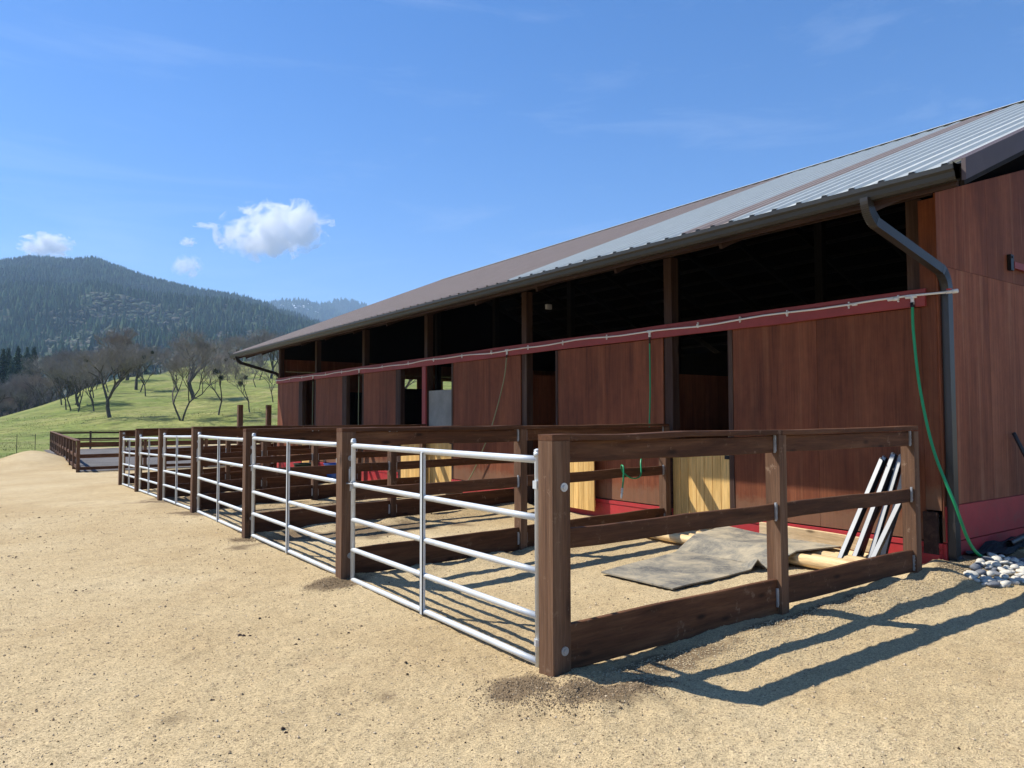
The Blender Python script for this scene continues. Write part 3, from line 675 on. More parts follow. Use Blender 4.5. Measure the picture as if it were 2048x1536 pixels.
def divide(i):
    y0, y1, top = ya[i], yb[i], zt[i]; x0 = 2.82; xend = 7.385 if i == 0 else 7.95
    g0 = float(land(x0, y0)); base = Vector((x0 + .07, y0 + .07, g0))
    f = empty('board_fence', base, labs[i], 'fence', G)
    yy = lambda x: y0 + (y1 - y0) * (x - x0) / 5.2
    gl = lambda x: g0 + (float(land(8, yy(8))) - g0) * (x - x0) / 5.2
    t = MB(); t.box((-.0705, -.0705, -.25), (.0705, .0705, top - g0 - .045), 0); po = t.build('corner_post', M['fencez'], f)
    sc = MB(); sc.box((-.071, -.071, top - g0 - .043), (.0715, .0715, top - g0 - .004)); sc.build('post_cap_block', M['fence'], f)
    xm = 5.13; xe = xend - .09
    q = MB(); q.box((0, 0, -.25), (.095, .13, top - g0 - .045)); q = q.mesh('post', M['fencez'])
    for x in (xm, xe):
        link('post', q, f, Vector((x, yy(x), g0)) - base + Vector((0, 0, gl(x) - g0)))
    # cap and rails, one board per bay
    zc = top - .0225
    board('cap_board', (x0 + .145, yy(x0 + .145) + .07, zc), (xm + .05, yy(xm) + .07, zc - .002), .14, .04, M['fence'], f)
    board('cap_board', (xm + .053, yy(xm) + .07, zc - .002), (xend, yy(xend) + .07, zc + (.012 if i == 0 else 0)), .14, .04, M['fence'], f)
    rails = [(top - .115, .135), (g0 + .84, .125), (g0 + .165 if i == 0 else g0 + .17, .285 if i == 0 else .27)]
    for k, (z, h) in enumerate(rails):
        for a, b in ((x0 + .145, xm - .003), (xm + .098, xe - .003)):
            ha, hb = h, h
            if k == 2 and i == 0: z_a = .165 if a < 4 else .205; h = .285 if a < 4 else .21
            else: z_a = z
            jit = random.uniform(-.006, .006); zz = z_a + (gl((a + b) / 2) - g0) * (k == 2)
            board('rail', (a, yy(a) + .055, zz), (b, yy(b) + .055, zz + jit), .038, h, M['fence'], f)
            if k < 2 or b < 6: link('bracket', BR, f, Vector((b - .022, yy(b) + .034, zz + .0)) - base)
            else: link('bracket', BR, f, Vector((b - .01, yy(b) + .034, zz - .02)) - base)
            if a > 5: link('bracket', BR, f, Vector((a, yy(a) + .034, zz)) - base)
    for z in ((.165, 1.165) if i == 0 else (.25, 1.20)): link('bolt', WASH, f, (.02, -.0705, z - g0))
    return f
M['fencez'] = wood('stained_fence_post_wood', (.085, .042, .023), (.135, .070, .038), (.21, .125, .075), axis='z', wear=(.30, .20, .13))
for i in range(7): divide(i)

# ---------------------------------------------------------------- gates
glab = ['nearest silver tube gate hung from the big corner post', 'second silver tube gate from the front', 'third silver tube gate from the front, closed',
        'fourth silver tube gate from the front', 'fifth silver tube gate, second from the far end', 'farthest silver tube gate at the end of the row']
def gate(i):
    ya_, yb_ = ya[i] + .25, ya[i + 1] - .09; x = 2.90; L = yb_ - ya_
    z0 = float(land(x, ya_)); z1 = float(land(x, yb_)); top = (1.33, 1.33, 1.30, 1.29, 1.25, 1.21)[i] - .02
    e = empty('tube_gate', (x, ya_, z0), glab[i], 'gate', 'silver tube gates across the paddock fronts'); b = Vector(e.location)
    hs_ = [top * v / 1.31 for v in (.035, .322, .61, .95, 1.325)]
    for k, h in enumerate(hs_):
        r = .025 if k == 4 else .0225
        m = MB(); n = 10; sag = random.uniform(-.006, .004)
        m.tube([(0, L * j / n, h + (z1 - z0) * j / n + sag * math.sin(math.pi * j / n)) for j in range(n + 1)], r, 10)
        m.build('rail', M['gate'], e, smooth=True)
    for j, y in enumerate((0, L)):
        m = MB(); zz = (z1 - z0) * j; t_ = hs_[-1] + .05
        m.tube([(0, y, hs_[0] - .03 + zz), (0, y, t_ + zz), (0, y, t_ + .012 + zz), (0, y, t_ + .020 + zz)], [.022, .022, .026, .012], 12); m.tube([(0, y, t_ + zz - .03), (0, y, t_ + zz)], .027, 12)
        m.build('end_tube', M['gate'], e, smooth=True)
    m = MB(); ym = L * .515; m.box((-.030, ym - .021, hs_[0] - .02), (-.022, ym + .021, hs_[-1] - .01)); m.box((-.03, ym - .021, hs_[0] - .02), (.0, ym - .017, hs_[-1] - .01)); m.box((-.03, ym + .017, hs_[0] - .02), (0, ym + .021, hs_[-1] - .01)); m.build('stay', M['gate'], e)
    for h in (1.165, .16):
        m = MB(); m.tube([(0, 0, h), (0, -.10, h)], .010, 8); m.tube([(0, 0, h - .02), (0, 0, h + .02)], .03, 10); m.build('hinge', M['galv'], e)
    m = MB(); m.box((-.035, -.03, 1.14), (.0, .01, 1.19)); m.build('lug', M['gate'], e)
    m = MB(); y = L; zz = z1 - z0; h = hs_[3]
    m.box((-.02, y + .035, h + .02 + zz), (.035, y + .045, h + .17 + zz)); m.box((-.03, y + .02, h + .03 + zz), (-.02, y + .04, h + .15 + zz)); m.tube([(-.03, y - .05, h + .01 + zz), (-.03, y + .09, h + .005 + zz)], .008, 6)
    m.tube([(0, y, h - .04 + zz), (0, y, h + .03 + zz)], .030, 10); m.tube([(-.03, y - .01, h + .01 + zz), (-.03, y + .0, h - .06 + zz)], .006, 6); m.tube([(.02, y - .04, h - .01 + zz), (.06, y - .09, h - .02 + zz), (.03, y - .13, h + .0 + zz)], .006, 6)
    m.build('latch', M['galv'], e)
for i in range(6): gate(i)

# ---------------------------------------------------------------- arena fence and tall posts
af = empty('arena_fence', (2.85, 33.0, -.5), 'low brown arena fence of close posts round the dark grey riding surface', 'fence'); ab = Vector(af.location)
A = Vector((2.85, 33.0, 0)); B = Vector((3.38, 57.5, 0)); C_ = Vector((24, 57.5, 0)); D_ = Vector((24, 33.0, 0))
def run(P, Q, n, cap, rails):
    q = MB(); q.box((-.06, -.06, -.1), (.06, .06, 1.21)); q = q.mesh('post', M['fencez'])
    for k in range(n + 1):
        p = P.lerp(Q, k / n); g = float(land(p.x, p.y)) if True else 0
        link('post', q, af, Vector((p.x, p.y, -.5)) - ab)
    for k in range(n):
        a, b = P.lerp(Q, k / n), P.lerp(Q, (k + 1) / n); dd = (b - a).normalized()
        a2, b2 = a + dd * .065, b - dd * .065
        for z, h in rails: board('rail', a2 + Vector((0, 0, -.5 + z)), b2 + Vector((0, 0, -.5 + z)), .035, h, M['fence'], af)
        if cap: board('cap_board', a + dd * .002 + Vector((0, 0, .728)), b - dd * .002 + Vector((0, 0, .728)), .17, .032, M['fence'], af)
run(A, B, 11, True, [(.62, .13), (.17, .13)])
run(B, C_, 9, True, [(1.12, .12), (.70, .13), (.20, .13)])
run(A + Vector((.0, -.0, 0)), D_, 9, True, [(1.08, .16), (.62, .15), (.15, .12)])
tp = MB(); tp.box((-.075, -.075, 0), (.075, .075, 2.42)); tp.box((-.076, -.076, 2.40), (.076, .076, 2.425)); tme_ = tp.mesh('tall_post', M['fencez'])
for (x, y), lb in (((6.66, 24.6), 'left of the two tall square brown posts standing beyond the pens'), ((7.58, 24.6), 'tall square brown post close to the far barn corner')):
    tag(link('tall_post', tme_, None, (x, y, -.4)), lb, 'post', 'tall posts beyond the last pen')

# wire fence far left
wf = empty('wire_fence', (-1.0, 48, -.4), 'thin wire fence on green steel stakes at the edge of the pasture', 'fence'); wb = Vector(wf.location)
sm = MB(); sm.box((-.015, -.015, 0), (.015, .015, 1.2)); sm = sm.mesh('stake', M['black'])
WP = [(-9, 48.5), (-5.5, 48.6), (-2.2, 48.2), (.3, 49.2), (1.3, 49.6), (2.2, 50.4)]
for x, y in WP: link('stake', sm, wf, Vector((x, y, float(land(x, y)))) - wb)
m = MB()
for h in (.4, .75, 1.1): m.tube([Vector((x, y, float(land(x, y)) + h)) - wb for x, y in WP], .004, 4)
m.build('wire', M['black'], wf)

# ---------------------------------------------------------------- things in the nearest pen
def rubber_mat(corners, zf, label, n=26, curl=None):
    c = [Vector((*p, 0)) for p in corners]; vs = []; th = .014
    for i in range(n + 1):
        for j in range(n + 1):
            u, v = i / n, j / n; p = c[0].lerp(c[1], u).lerp(c[3].lerp(c[2], u), v)
            w = .012 * math.sin(7 * u + 3 * v) * (v + u) / 2; p = p + Vector((w, -w, 0)); p.z = zf(p.x, p.y, u, v)
            vs.append(p)
    k = len(vs); vs2 = [p - Vector((0, 0, th)) for p in vs]; m = MB(); I = lambda i, j: i * (n + 1) + j
    fs = [(I(i, j), I(i + 1, j), I(i + 1, j + 1), I(i, j + 1)) for i in range(n) for j in range(n)]; fs += [tuple(k + a for a in reversed(f)) for f in fs]
    edge = [I(i, 0) for i in range(n + 1)] + [I(n, j) for j in range(1, n + 1)] + [I(i, n) for i in range(n - 1, -1, -1)] + [I(0, j) for j in range(n - 1, 0, -1)]
    fs += [(edge[a], edge[(a + 1) % len(edge)], k + edge[(a + 1) % len(edge)], k + edge[a]) for a in range(len(edge))]
    o = Vector((*corners[0], 0)); m.add([v - o for v in vs + vs2], fs)
    return tag(m.build('rubber_mat', M['mat'], None, o, smooth=False), label, 'mat', 'rubber stall mats in the nearest pen')
def zf1(x, y, u, v):
    return .036 + .09 * math.exp(-((u - .92) / .045) ** 2 - (v / .13) ** 2) + .003 * math.sin(9 * u) * (1 - v)
rubber_mat([(5.12, 4.66), (6.62, 4.76), (6.80, 5.95), (5.08, 5.58)], zf1, 'dusty black rubber mat lying on the ground with one corner curled up')
def zf2(x, y, u, v):
    return .034 + .135 * min(u / .38, 1.0) + .012 * math.sin(5 * v + 2 * u)
rubber_mat([(6.62, 4.72), (7.62, 4.50), (7.90, 6.28), (6.60, 5.95)], zf2, 'dusty grey rubber mat resting on the pale peeled logs')
lg = [(7.06, .062, 3.90, 6.95), (7.21, .058, 3.95, 7.05), (7.37, .064, 3.88, 6.9), (7.53, .055, 4.0, 7.0), (7.68, .060, 3.95, 6.95)]
ll = ['peeled pale log nearest the camera in the row of logs', 'second peeled pale log of the row beside the mat', 'third peeled pale log lying along the wall', 'fourth peeled pale log lying along the wall', 'peeled pale log lying closest to the red kick board']
for k, (x, r, y0, y1) in enumerate(lg):
    m = MB(); n = 12; L = y1 - y0; rr = [r * .82] + [r * random.uniform(.95, 1.05) for _ in range(n - 1)] + [r * .82]
    m.tube([(L * j / n if 0 < j < n else (0 if j == 0 else L), .008 * math.sin(j * .9), 0) for j in range(n + 1)], rr, 14)
    o = m.build('peeled_log', M['log'], None, (x, y0, (.02 + r if k < 5 else .02 + .16 + r)), smooth=True); o.rotation_euler = (0, 0, math.pi / 2 + random.uniform(-.012, .012))
    tag(o, ll[k], 'log', 'peeled logs stacked by the barn wall')
o = board('plank', (7.93, 4.15, .17), (7.93, 5.75, .20), .035, .15, M['plank']); tag(o, 'knotty pale plank standing on edge behind the logs', 'plank')
# steel uprights leaning in the corner
st = [((7.28, 4.34, .03), (7.84, 4.13, 1.13)), ((7.34, 4.22, .03), (7.90, 4.03, 1.19)), ((7.44, 4.10, .03), (7.93, 3.97, 1.17)), ((7.50, 4.00, .03), (7.96, 3.90, 1.20)), ((7.44, 4.28, .03), (8.0, 4.00, 1.17)), ((7.20, 3.98, .03), (7.72, 3.72, 1.06)), ((7.36, 4.36, .03), (7.92, 4.14, 1.15)), ((7.52, 4.26, .03), (7.98, 4.08, 1.18)), ((7.58, 4.06, .03), (7.98, 3.86, 1.21))]
sl_ = ['leftmost steel upright of the bundle leaning in the pen corner', 'second steel upright from the left in the leaning bundle', 'steel upright in the middle of the leaning bundle', 'steel upright right of the middle of the leaning bundle', 'steel upright at the back of the leaning bundle', 'short steel upright leaning apart at the steepest slant, nearest the fence', 'steel upright tucked behind the leftmost one of the bundle', 'steel upright tucked against the wall in the middle of the bundle', 'rightmost steel upright of the bundle, beside the fence end post']
for k, (a, b_) in enumerate(st):
    a = Vector(a); b_ = Vector(b_); d = b_ - a; L = d.length; d.normalize()
    m = MB(); m.box((-.024, -.024, 0), (.024, .024, L), 0); (m.box((-.0252, -.021, .004), (-.0242, .021, L - .004), 1) if k in (0, 1, 2, 5, 6) else None)
    e = link('steel_upright', m.mesh('steel_upright', [M['steel'], M['steelsunlit']])); e.location = a
    q = Vector((0, 0, 1)).rotation_difference(d); e.rotation_mode = 'QUATERNION'; e.rotation_quaternion = q
    tag(e, sl_[k], 'steel tube', 'steel uprights leaning by the barn wall')
    w = MB(); w.tube([(.03, 0, L + .004), (.0, .01, L + .012), (-.04, 0, L + .004), (-.07, -.01, L - .012)], .006, 6); w.build('hook', M['galv'], e)
def tub(name, x, y, z, r0, r1, h, mat, label, cat, handle=False):
    e = empty(name, (x, y, z), label, cat); m = MB(); m.lathe([(0, .004), (r0, 0), (r0 + (r1 - r0) * .5, h * .5), (r1, h), (r1 + .014, h), (r1 + .014, h - .018), (r1 + .002, h - .02)], 24); m.lathe([(r1 - .008, h), (r0 - .006, .012), (0, .012)], 24); m.build('body', mat, e, smooth=True)
    if handle:
        m = MB(); m.tube([(r1 * math.cos(a), 0, h + .02 + r1 * .9 * math.sin(a)) for a in [math.pi * k / 12 for k in range(13)]], .004, 6); m.build('handle', M['galv'], e)
tub('feed_tub', 7.72, 12.86, .03, .17, .21, .17, M['black'], 'low black rubber feed tub by the wall of the third pen', 'tub')
tub('bucket', 7.12, 17.7, .03, .20, .26, .42, M['blue'], 'blue plastic bucket in the shade of a far pen', 'bucket', True)
tub('muck_tub', 7.6, 21.2, -.1, .24, .31, .36, M['green'], 'dark green tub beside the red kick board of the farthest pen', 'tub', True)

# ---------------------------------------------------------------- at the barn corner
def stones():
    rng = random.Random(4); base = []
    for v in range(3):
        bm = bmesh.new(); bmesh.ops.create_icosphere(bm, subdivisions=2, radius=1)
        for q in bm.verts:
            p = q.co; s = 1 + .13 * math.sin(3.1 * p.x + v * 2) + .10 * math.sin(4.3 * p.y + v) + .06 * math.sin(5 * p.z + 3 * v); q.co = p * s
        for dark in (0, 1):
            me = bpy.data.meshes.new('river_stone'); bm.to_mesh(me); me.materials.append(M['stonedark' if dark else 'stonepale']); me.polygons.foreach_set('use_smooth', [True] * len(me.polygons)); base.append(me)
        bm.free()
    placed = []
    def ell(): 
        while True:
            a, b = rng.uniform(-1, 1), rng.uniform(-1, 1)
            if a * a + b * b < 1: return a, b
    n = 0; tries = 0
    while n < 125 and tries < 9000:
        tries += 1; a, b = ell(); x = 8.22 + a * .72 + b * .05; y = 3.06 + b * .25 - a * .05
        s = rng.choice([.026, .031, .037, .043, .05]); ok = True; z = gz(x, y) + s * .35
        for (px, py, pz, ps) in placed:
            if math.hypot(px - x, py - y) < (ps + s) * .72: ok = False
        if not ok:
            if tries > 3500 and a * a + b * b < .45:
                z += .065; 
                if any(math.hypot(px - x, py - y) < (ps + s) * .8 and abs(pz - z) < .04 for px, py, pz, ps in placed): continue
            else: continue
        placed.append((x, y, z, s)); dark = rng.random() < (.55 if (x > 8.55 or (7.8 < x < 8.1 and y > 3.15)) else .14)
        o = link('river_stone', base[rng.randrange(3) * 2 + dark], None, (x, y, z)); o.scale = (s * rng.uniform(.9, 1.4), s * rng.uniform(.8, 1.1), s * rng.uniform(.5, .72)); o.rotation_euler = (rng.uniform(-.3, .3), rng.uniform(-.3, .3), rng.uniform(0, 6.3))
        tag(o, 'smooth slate grey stone in the cobble heap below the downspout' if dark else 'smooth pale river stone in the cobble heap below the downspout', 'stone', 'dark stones of the cobble heap' if dark else 'pale stones of the cobble heap'); n += 1
stones()
def sheet(name, corners, mat, label, cat, th=.006, wav=.012, n=18):
    c = [Vector((*p, 0)) for p in corners]; m = MB(); vs = []
    for i in range(n + 1):
        for j in range(n + 1):
            p = c[0].lerp(c[1], i / n).lerp(c[3].lerp(c[2], i / n), j / n); p.x += .03 * math.sin(j * 1.9); p.z = gz(p.x, p.y) + .02 + wav * (1 + math.sin(i * 1.7 + j * .8)); vs.append(p - c[0])
    k = len(vs); I = lambda i, j: i * (n + 1) + j; fs = [(I(i, j), I(i + 1, j), I(i + 1, j + 1), I(i, j + 1)) for i in range(n) for j in range(n)]
    m.add(vs, fs); m.add([v - Vector((0, 0, th)) for v in vs], [tuple(reversed(f)) for f in fs])
    return tag(m.build(name, mat, None, c[0]), label, cat)
sheet('landscape_fabric', [(8.35, 3.30), (11.5, 3.30), (11.5, 3.60), (8.45, 3.60)], M['fabric'], 'crumpled black landscape fabric along the foot of the end wall', 'fabric')
m = MB(); m.tube([(0, 0, 0), (.55, .05, .02)], .035, 14, caps=False); m.tube([(.002, 0, 0), (.548, .05, .02)], .030, 14, caps=False)
tag(m.build('drain_pipe', M['black'], None, (8.95, 3.36, gz(8.95, 3.36) + .07), smooth=True), 'short black drain pipe lying on the fabric at the end wall', 'pipe')
m = MB(); m.box((0, 0, 0), (1.1, .42, .035)); o = m.build('paving_slab', M['slab'], None, (8.98, 2.72, gz(9.2, 2.9) + .03)); o.rotation_euler = (.02, -.01, -.05); tag(o, 'flat purple grey slab at the right edge beside the cobbles', 'slab')
m = MB(); m.tube([(9.74, 3.575, 1.40), (10.45, 3.30, .12)], .022, 10); o = m.build('metal_rod', M['spout'], None, (0, 0, 0), smooth=True); tag(o, 'thin grey metal pole leaning against the end wall', 'pole')
# loose granules and clods on the yard
def granules():
    rng = np.random.default_rng(3); n = 26000
    D = 2.2 + 11 * rng.random(n) ** 1.5; t = rng.uniform(-.78, .78, n); x = FX * D + FY * t * D; y = FY * D - FX * t * D
    k = (x < 7.9) | (y < 3.4); x, y = x[k], y[k]; n = len(x); s = rng.choice([.0025, .0035, .005, .008], n, p=[.45, .35, .17, .03]) * (1 + .06 * D[k])
    heap = rng.random(n) < 0; z = land(x, y) + near_relief(x, y)
    O = np.array([(1, 0, 0), (-1, 0, 0), (0, 1, 0), (0, -1, 0), (0, 0, .7), (0, 0, -.7)]); T = np.array([(0, 2, 4), (2, 1, 4), (1, 3, 4), (3, 0, 4), (2, 0, 5), (1, 2, 5), (3, 1, 5), (0, 3, 5)])
    V = O[None] * s[:, None, None] * rng.uniform(.6, 1.4, (n, 6, 1)); a = rng.uniform(0, 6.3, n); ca, sa = np.cos(a)[:, None], np.sin(a)[:, None]
    X = V[..., 0] * ca - V[..., 1] * sa + x[:, None]; Y = V[..., 0] * sa + V[..., 1] * ca + y[:, None]; Z = V[..., 2] + (z + s * .3)[:, None]
    F = (T[None] + 6 * np.arange(n)[:, None, None]).reshape(-1, 3); c0 = rng.random(n)[:, None]
    c = np.array((.27, .19, .11)) * (1 - c0) + np.array((.62, .50, .34)) * c0; dk = rng.random(n) < .04; c[dk] = (.05, .035, .025); c = np.repeat(np.concatenate([c, np.ones((n, 1))], 1), 6, 0)
    tag(link('granite_grit', npmesh('granite_grit', np.stack([X, Y, Z], -1).reshape(-1, 3), F, mat_vcol('granite_granules'), False, c)), 'loose tan granite grit scattered over the yard', 'grit', kind='stuff')
granules()
def mulch():
    rng = np.random.default_rng(8); n = 9000; x = 3.0 + 5.2 * rng.random(n) ** .8; y = 3.46 - np.abs(rng.normal(0, .26, n)); s = rng.uniform(.003, .007, n)
    z = land(x, y) + near_relief(x, y)
    O = np.array([(1.3, 0, 0), (-1.3, 0, 0), (0, 1, 0), (0, -1, 0), (0, 0, .7), (0, 0, -.7)]); T = np.array([(0, 2, 4), (2, 1, 4), (1, 3, 4), (3, 0, 4), (2, 0, 5), (1, 2, 5), (3, 1, 5), (0, 3, 5)])
    V = O[None] * s[:, None, None] * rng.uniform(.6, 1.4, (n, 6, 1)); a = rng.uniform(0, 6.3, n); ca, sa = np.cos(a)[:, None], np.sin(a)[:, None]
    X = V[..., 0] * ca - V[..., 1] * sa + x[:, None]; Y = V[..., 0] * sa + V[..., 1] * ca + y[:, None]; Z = V[..., 2] + (z + s * .3)[:, None]
    F = (T[None] + 6 * np.arange(n)[:, None, None]).reshape(-1, 3); c0 = rng.random(n)[:, None]
    c = np.array((.30, .225, .13)) * (1 - c0) + np.array((.50, .40, .25)) * c0; c = np.repeat(np.concatenate([c, np.ones((n, 1))], 1), 6, 0)
    tag(link('coarse_gravel', npmesh('coarse_gravel', np.stack([X, Y, Z], -1).reshape(-1, 3), F, bpy.data.materials['granite_granules'], False, c)), 'coarse gravel heaped along the foot of the nearest fence', 'gravel', kind='stuff')
mulch()
def clods():
    rng = np.random.default_rng(18); P = []
    for cx, cy, sx, sy, n in ((2.58, 3.5, .28, .22, 1700), (2.72, 3.22, .28, .2, 1700), (3.0, 3.08, .34, .13, 1500), (2.72, 6.7, .28, .22, 1200), (2.8, 9.9, .25, .22, 500), (5.4, 7.0, 1.6, .12, 1200), (5.4, 10.2, 1.6, .2, 1400), (5.0, 13.3, 1.6, .25, 1200)):
        P.append(np.stack([rng.normal(cx, sx * .55, n), rng.normal(cy, sy * .55, n)], -1))
    P = np.concatenate(P); x, y = P[:, 0], P[:, 1]; n = len(x); s = rng.choice([.0025, .0035, .005, .008], n, p=[.4, .35, .2, .05]); z = land(x, y) + near_relief(x, y)
    O = np.array([(1.2, 0, 0), (-1.2, 0, 0), (0, 1, 0), (0, -1, 0), (0, 0, .8), (0, 0, -.7)]); T = np.array([(0, 2, 4), (2, 1, 4), (1, 3, 4), (3, 0, 4), (2, 0, 5), (1, 2, 5), (3, 1, 5), (0, 3, 5)])
    V = O[None] * s[:, None, None] * rng.uniform(.6, 1.4, (n, 6, 1)); a = rng.uniform(0, 6.3, n); ca, sa = np.cos(a)[:, None], np.sin(a)[:, None]
    X = V[..., 0] * ca - V[..., 1] * sa + x[:, None]; Y = V[..., 0] * sa + V[..., 1] * ca + y[:, None]; Z = V[..., 2] + (z + s * .3)[:, None]
    F = (T[None] + 6 * np.arange(n)[:, None, None]).reshape(-1, 3); c0 = rng.random(n)[:, None]
    c = np.array((.11, .075, .045)) * (1 - c0) + np.array((.34, .25, .15)) * c0; c = np.repeat(np.concatenate([c, np.ones((n, 1))], 1), 6, 0)
    tag(link('soil_clods', npmesh('soil_clods', np.stack([X, Y, Z], -1).reshape(-1, 3), F, bpy.data.materials['granite_granules'], False, c)), 'dark damp soil crumbs dug up round the fence posts', 'soil', kind='stuff')
clods()

def crumbs():
    rng = random.Random(5); m = MB()
    for k in range(46):
        D = rng.uniform(2.6, 15); t = rng.uniform(-.7, .1); x = FX * D + FY * t * D; y = FY * D - FX * t * D
        for j in range(rng.choice([1, 1, 2, 4])):
            a, b = x + rng.gauss(0, .03), y + rng.gauss(0, .03); s = rng.uniform(.006, .016); z = gz(a, b); n = 6
            vs = [(a, b, z + s)] + [(a + s * rng.uniform(.7, 1.5) * math.cos(6.28 * i / n), b + s * rng.uniform(.7, 1.3) * math.sin(6.28 * i / n), z + s * .25) for i in range(n)]
            m.add(vs, [(0, i + 1, (i + 1) % n + 1) for i in range(n)])
    tag(m.build('dark_crumbs', M['darkwood']), 'scattered dark crumbs of manure and bark on the yard', 'crumbs', kind='stuff')
crumbs()

# ---------------------------------------------------------------- trees
def grow_tree(seed, height, spread, lean=(0, 0), forks=1, dens=1.0, tr=.22):
    rng = random.Random(seed); T = []; Cc = []; ends = []
    def seg(lst, a, b, r0, r1): lst.append((a, b, r0, r1))
    def rec(p, d, L, r, lv):
        if lv == 0 or r < .006: return
        n = 3 if lv > 3 else 2; q = p; dd = d.copy(); jt = .09 if lv > 5 else .16
        for k in range(n):
            dd = (dd + Vector((rng.gauss(0, jt), rng.gauss(0, jt), rng.gauss(.06, .09)))).normalized(); q2 = q + dd * L / n
            seg(T if lv > 4 else Cc, q, q2, r * (1 - .22 * k / n), r * (1 - .22 * (k + 1) / n)); q = q2
            if lv <= 5 and rng.random() < .55 * dens:
                a = rng.uniform(0, 6.283); s = Vector((math.cos(a), math.sin(a), rng.uniform(-.15, .6))); rec(q, (dd * .45 + s * .8).normalized(), L * rng.uniform(.5, .75), r * .45, min(lv - 2, 3) if lv > 3 else lv - 1)
        if lv <= 3: ends.append(q)
        if lv == 1:
            for k in range(4):
                v = (dd + Vector((rng.gauss(0, .5), rng.gauss(0, .5), rng.gauss(.1, .4)))).normalized(); seg(Cc, q, q + v * rng.uniform(.25, .6), .006, .004)
        nb = 2 if rng.random() < .55 else 3
        for k in range(nb):
            a = rng.uniform(0, 6.283) + k * 2.1; s = Vector((math.cos(a) * spread, math.sin(a) * spread, rng.uniform(.0, .5)))
            rec(q, (dd * .75 + s * rng.uniform(.45, .8)).normalized(), L * rng.uniform(.66, .86), r * (.74 if nb == 2 else .62), lv - 1)
    L0 = height * .235
    if forks == 1: rec(Vector((0, 0, -.3)), Vector((lean[0], lean[1], 1)).normalized(), L0 * 1.15, tr, 8)
    else:
        for s in (-1, 1): rec(Vector((0, 0, -.3)), Vector((s * .33 + lean[0], lean[1], 1)).normalized(), L0 * 1.2, tr * .8, 8)
    def tomesh(name, S, n, mat, mat2=None):
        V = []; F = []
        for a, b, r0, r1 in S:
            d = (b - a).normalized(); u = d.orthogonal().normalized(); w = d.cross(u); i = len(V)
            for p, r in ((a, r0), (b, r1)):
                for k in range(n): an = 6.2832 * k / n; V.append(p + (u * math.cos(an) + w * math.sin(an)) * r)
            F += [(i + k, i + (k + 1) % n, i + n + (k + 1) % n, i + n + k) for k in range(n)]
        return npmesh(name, np.array([tuple(v) for v in V]), np.array(F), mat, n > 4)
    zs = max(b.z for _, b, _, _ in Cc); k = height / zs
    me1 = tomesh('trunk', [(a, b, r0, r1) for a, b, r0, r1 in T], 6, M['bark']); C2 = [(a, b, max(r0 * .75, .0052), max(r1 * .75, .004)) for a, b, r0, r1 in Cc]
    me2 = tomesh('crown', C2, 3, M['twig'])
    for me in (me1, me2): me.transform(Matrix.Scale(k, 4))
    # mistletoe balls
    out = []
    for e in rng.sample(ends, min(len(ends), 2)):
        cl = []; c = e * k; R_ = rng.uniform(.22, .42)
        for _ in range(170):
            v = Vector((rng.gauss(0, 1), rng.gauss(0, 1), rng.gauss(0, 1))).normalized() * R_ * rng.uniform(.3, 1); u = Vector((rng.gauss(0, 1), rng.gauss(0, 1), rng.gauss(0, 1))).normalized() * .09; w = v.cross(u).normalized() * .05
            cl.append((c + v - u, c + v + w, c + v + u, c + v - w))
        out.append(npmesh('mistletoe', np.array([tuple(p) for q in cl for p in q]), np.arange(len(cl) * 4).reshape(-1, 4), M['mistletoe']))
    return me1, me2, out
TV = [grow_tree(3, 9, 1.0, (-.35, 0), 1, 1.0, .24), grow_tree(11, 8.5, .9, (0, 0), 2, .9, .14), grow_tree(5, 10.5, 1.15, (0, 0), 1, 1.1, .34), grow_tree(21, 6, .8, (.05, 0), 1, .7, .09), grow_tree(8, 8, .9, (.1, 0), 1, .9, .11), grow_tree(30, 7.5, .95, (-.1, .1), 1, .9, .10)]
def tree(x, y, v, s, rot, label, mist=True, group=None, warm=False):
    z = float(land(x, y)) - .1; e = empty('oak_tree', (x, y, z), label, 'tree', group); e.rotation_euler = (0, 0, rot); e.scale = (s, s, s)
    link('trunk', TV[v][0], e); c = link('crown', TV[v][1], e)
    if warm: c.data = TW[v]
    if mist:
        for q in TV[v][2]: link('mistletoe', q, e)
TW = []
for t_ in TV:
    w_ = t_[1].copy(); w_.materials.clear(); w_.materials.append(M['twigwarm']); TW.append(w_)
g = 'bare oaks on the pasture slope'
RT = -.62     # turns a tree's own x axis along the picture
tree(11.2, 94, 0, 1.0, RT, 'large bare oak leaning left with dark mistletoe clumps, on the pasture', group=g)
tree(17.0, 85.5, 1, 1.06, RT, 'bare tree with two trunks parting in a V from one foot', group=g)
tree(26.3, 123.7, 2, 1.14, RT, 'tallest bare oak with a thick pale trunk in the middle of the slope', group=g)
tree(21.5, 88.4, 4, .95, RT + .5, 'slender bare tree right of the thick trunked oak', group=g)
tree(25.2, 88.9, 3, 1.05, RT + 2, 'small bare tree standing left of the barn above the tall posts', group=g)
tree(33.6, 106.8, 5, .85, RT + 1, 'bare tree seen just left of the barn corner', group=g, mist=False)
tree(21.0, 133.6, 5, 1.12, RT, 'small dark stemmed bare tree between the leaning oak and the forked tree', group=g)
tree(42.9, 147.5, 4, .85, 2.2, 'bare tree high on the slope under the barn eave', group=g, mist=False)
tree(44.7, 175.7, 5, 1.0, 1.2, 'bare tree near the top of the slope left of the barn roof', group=g)
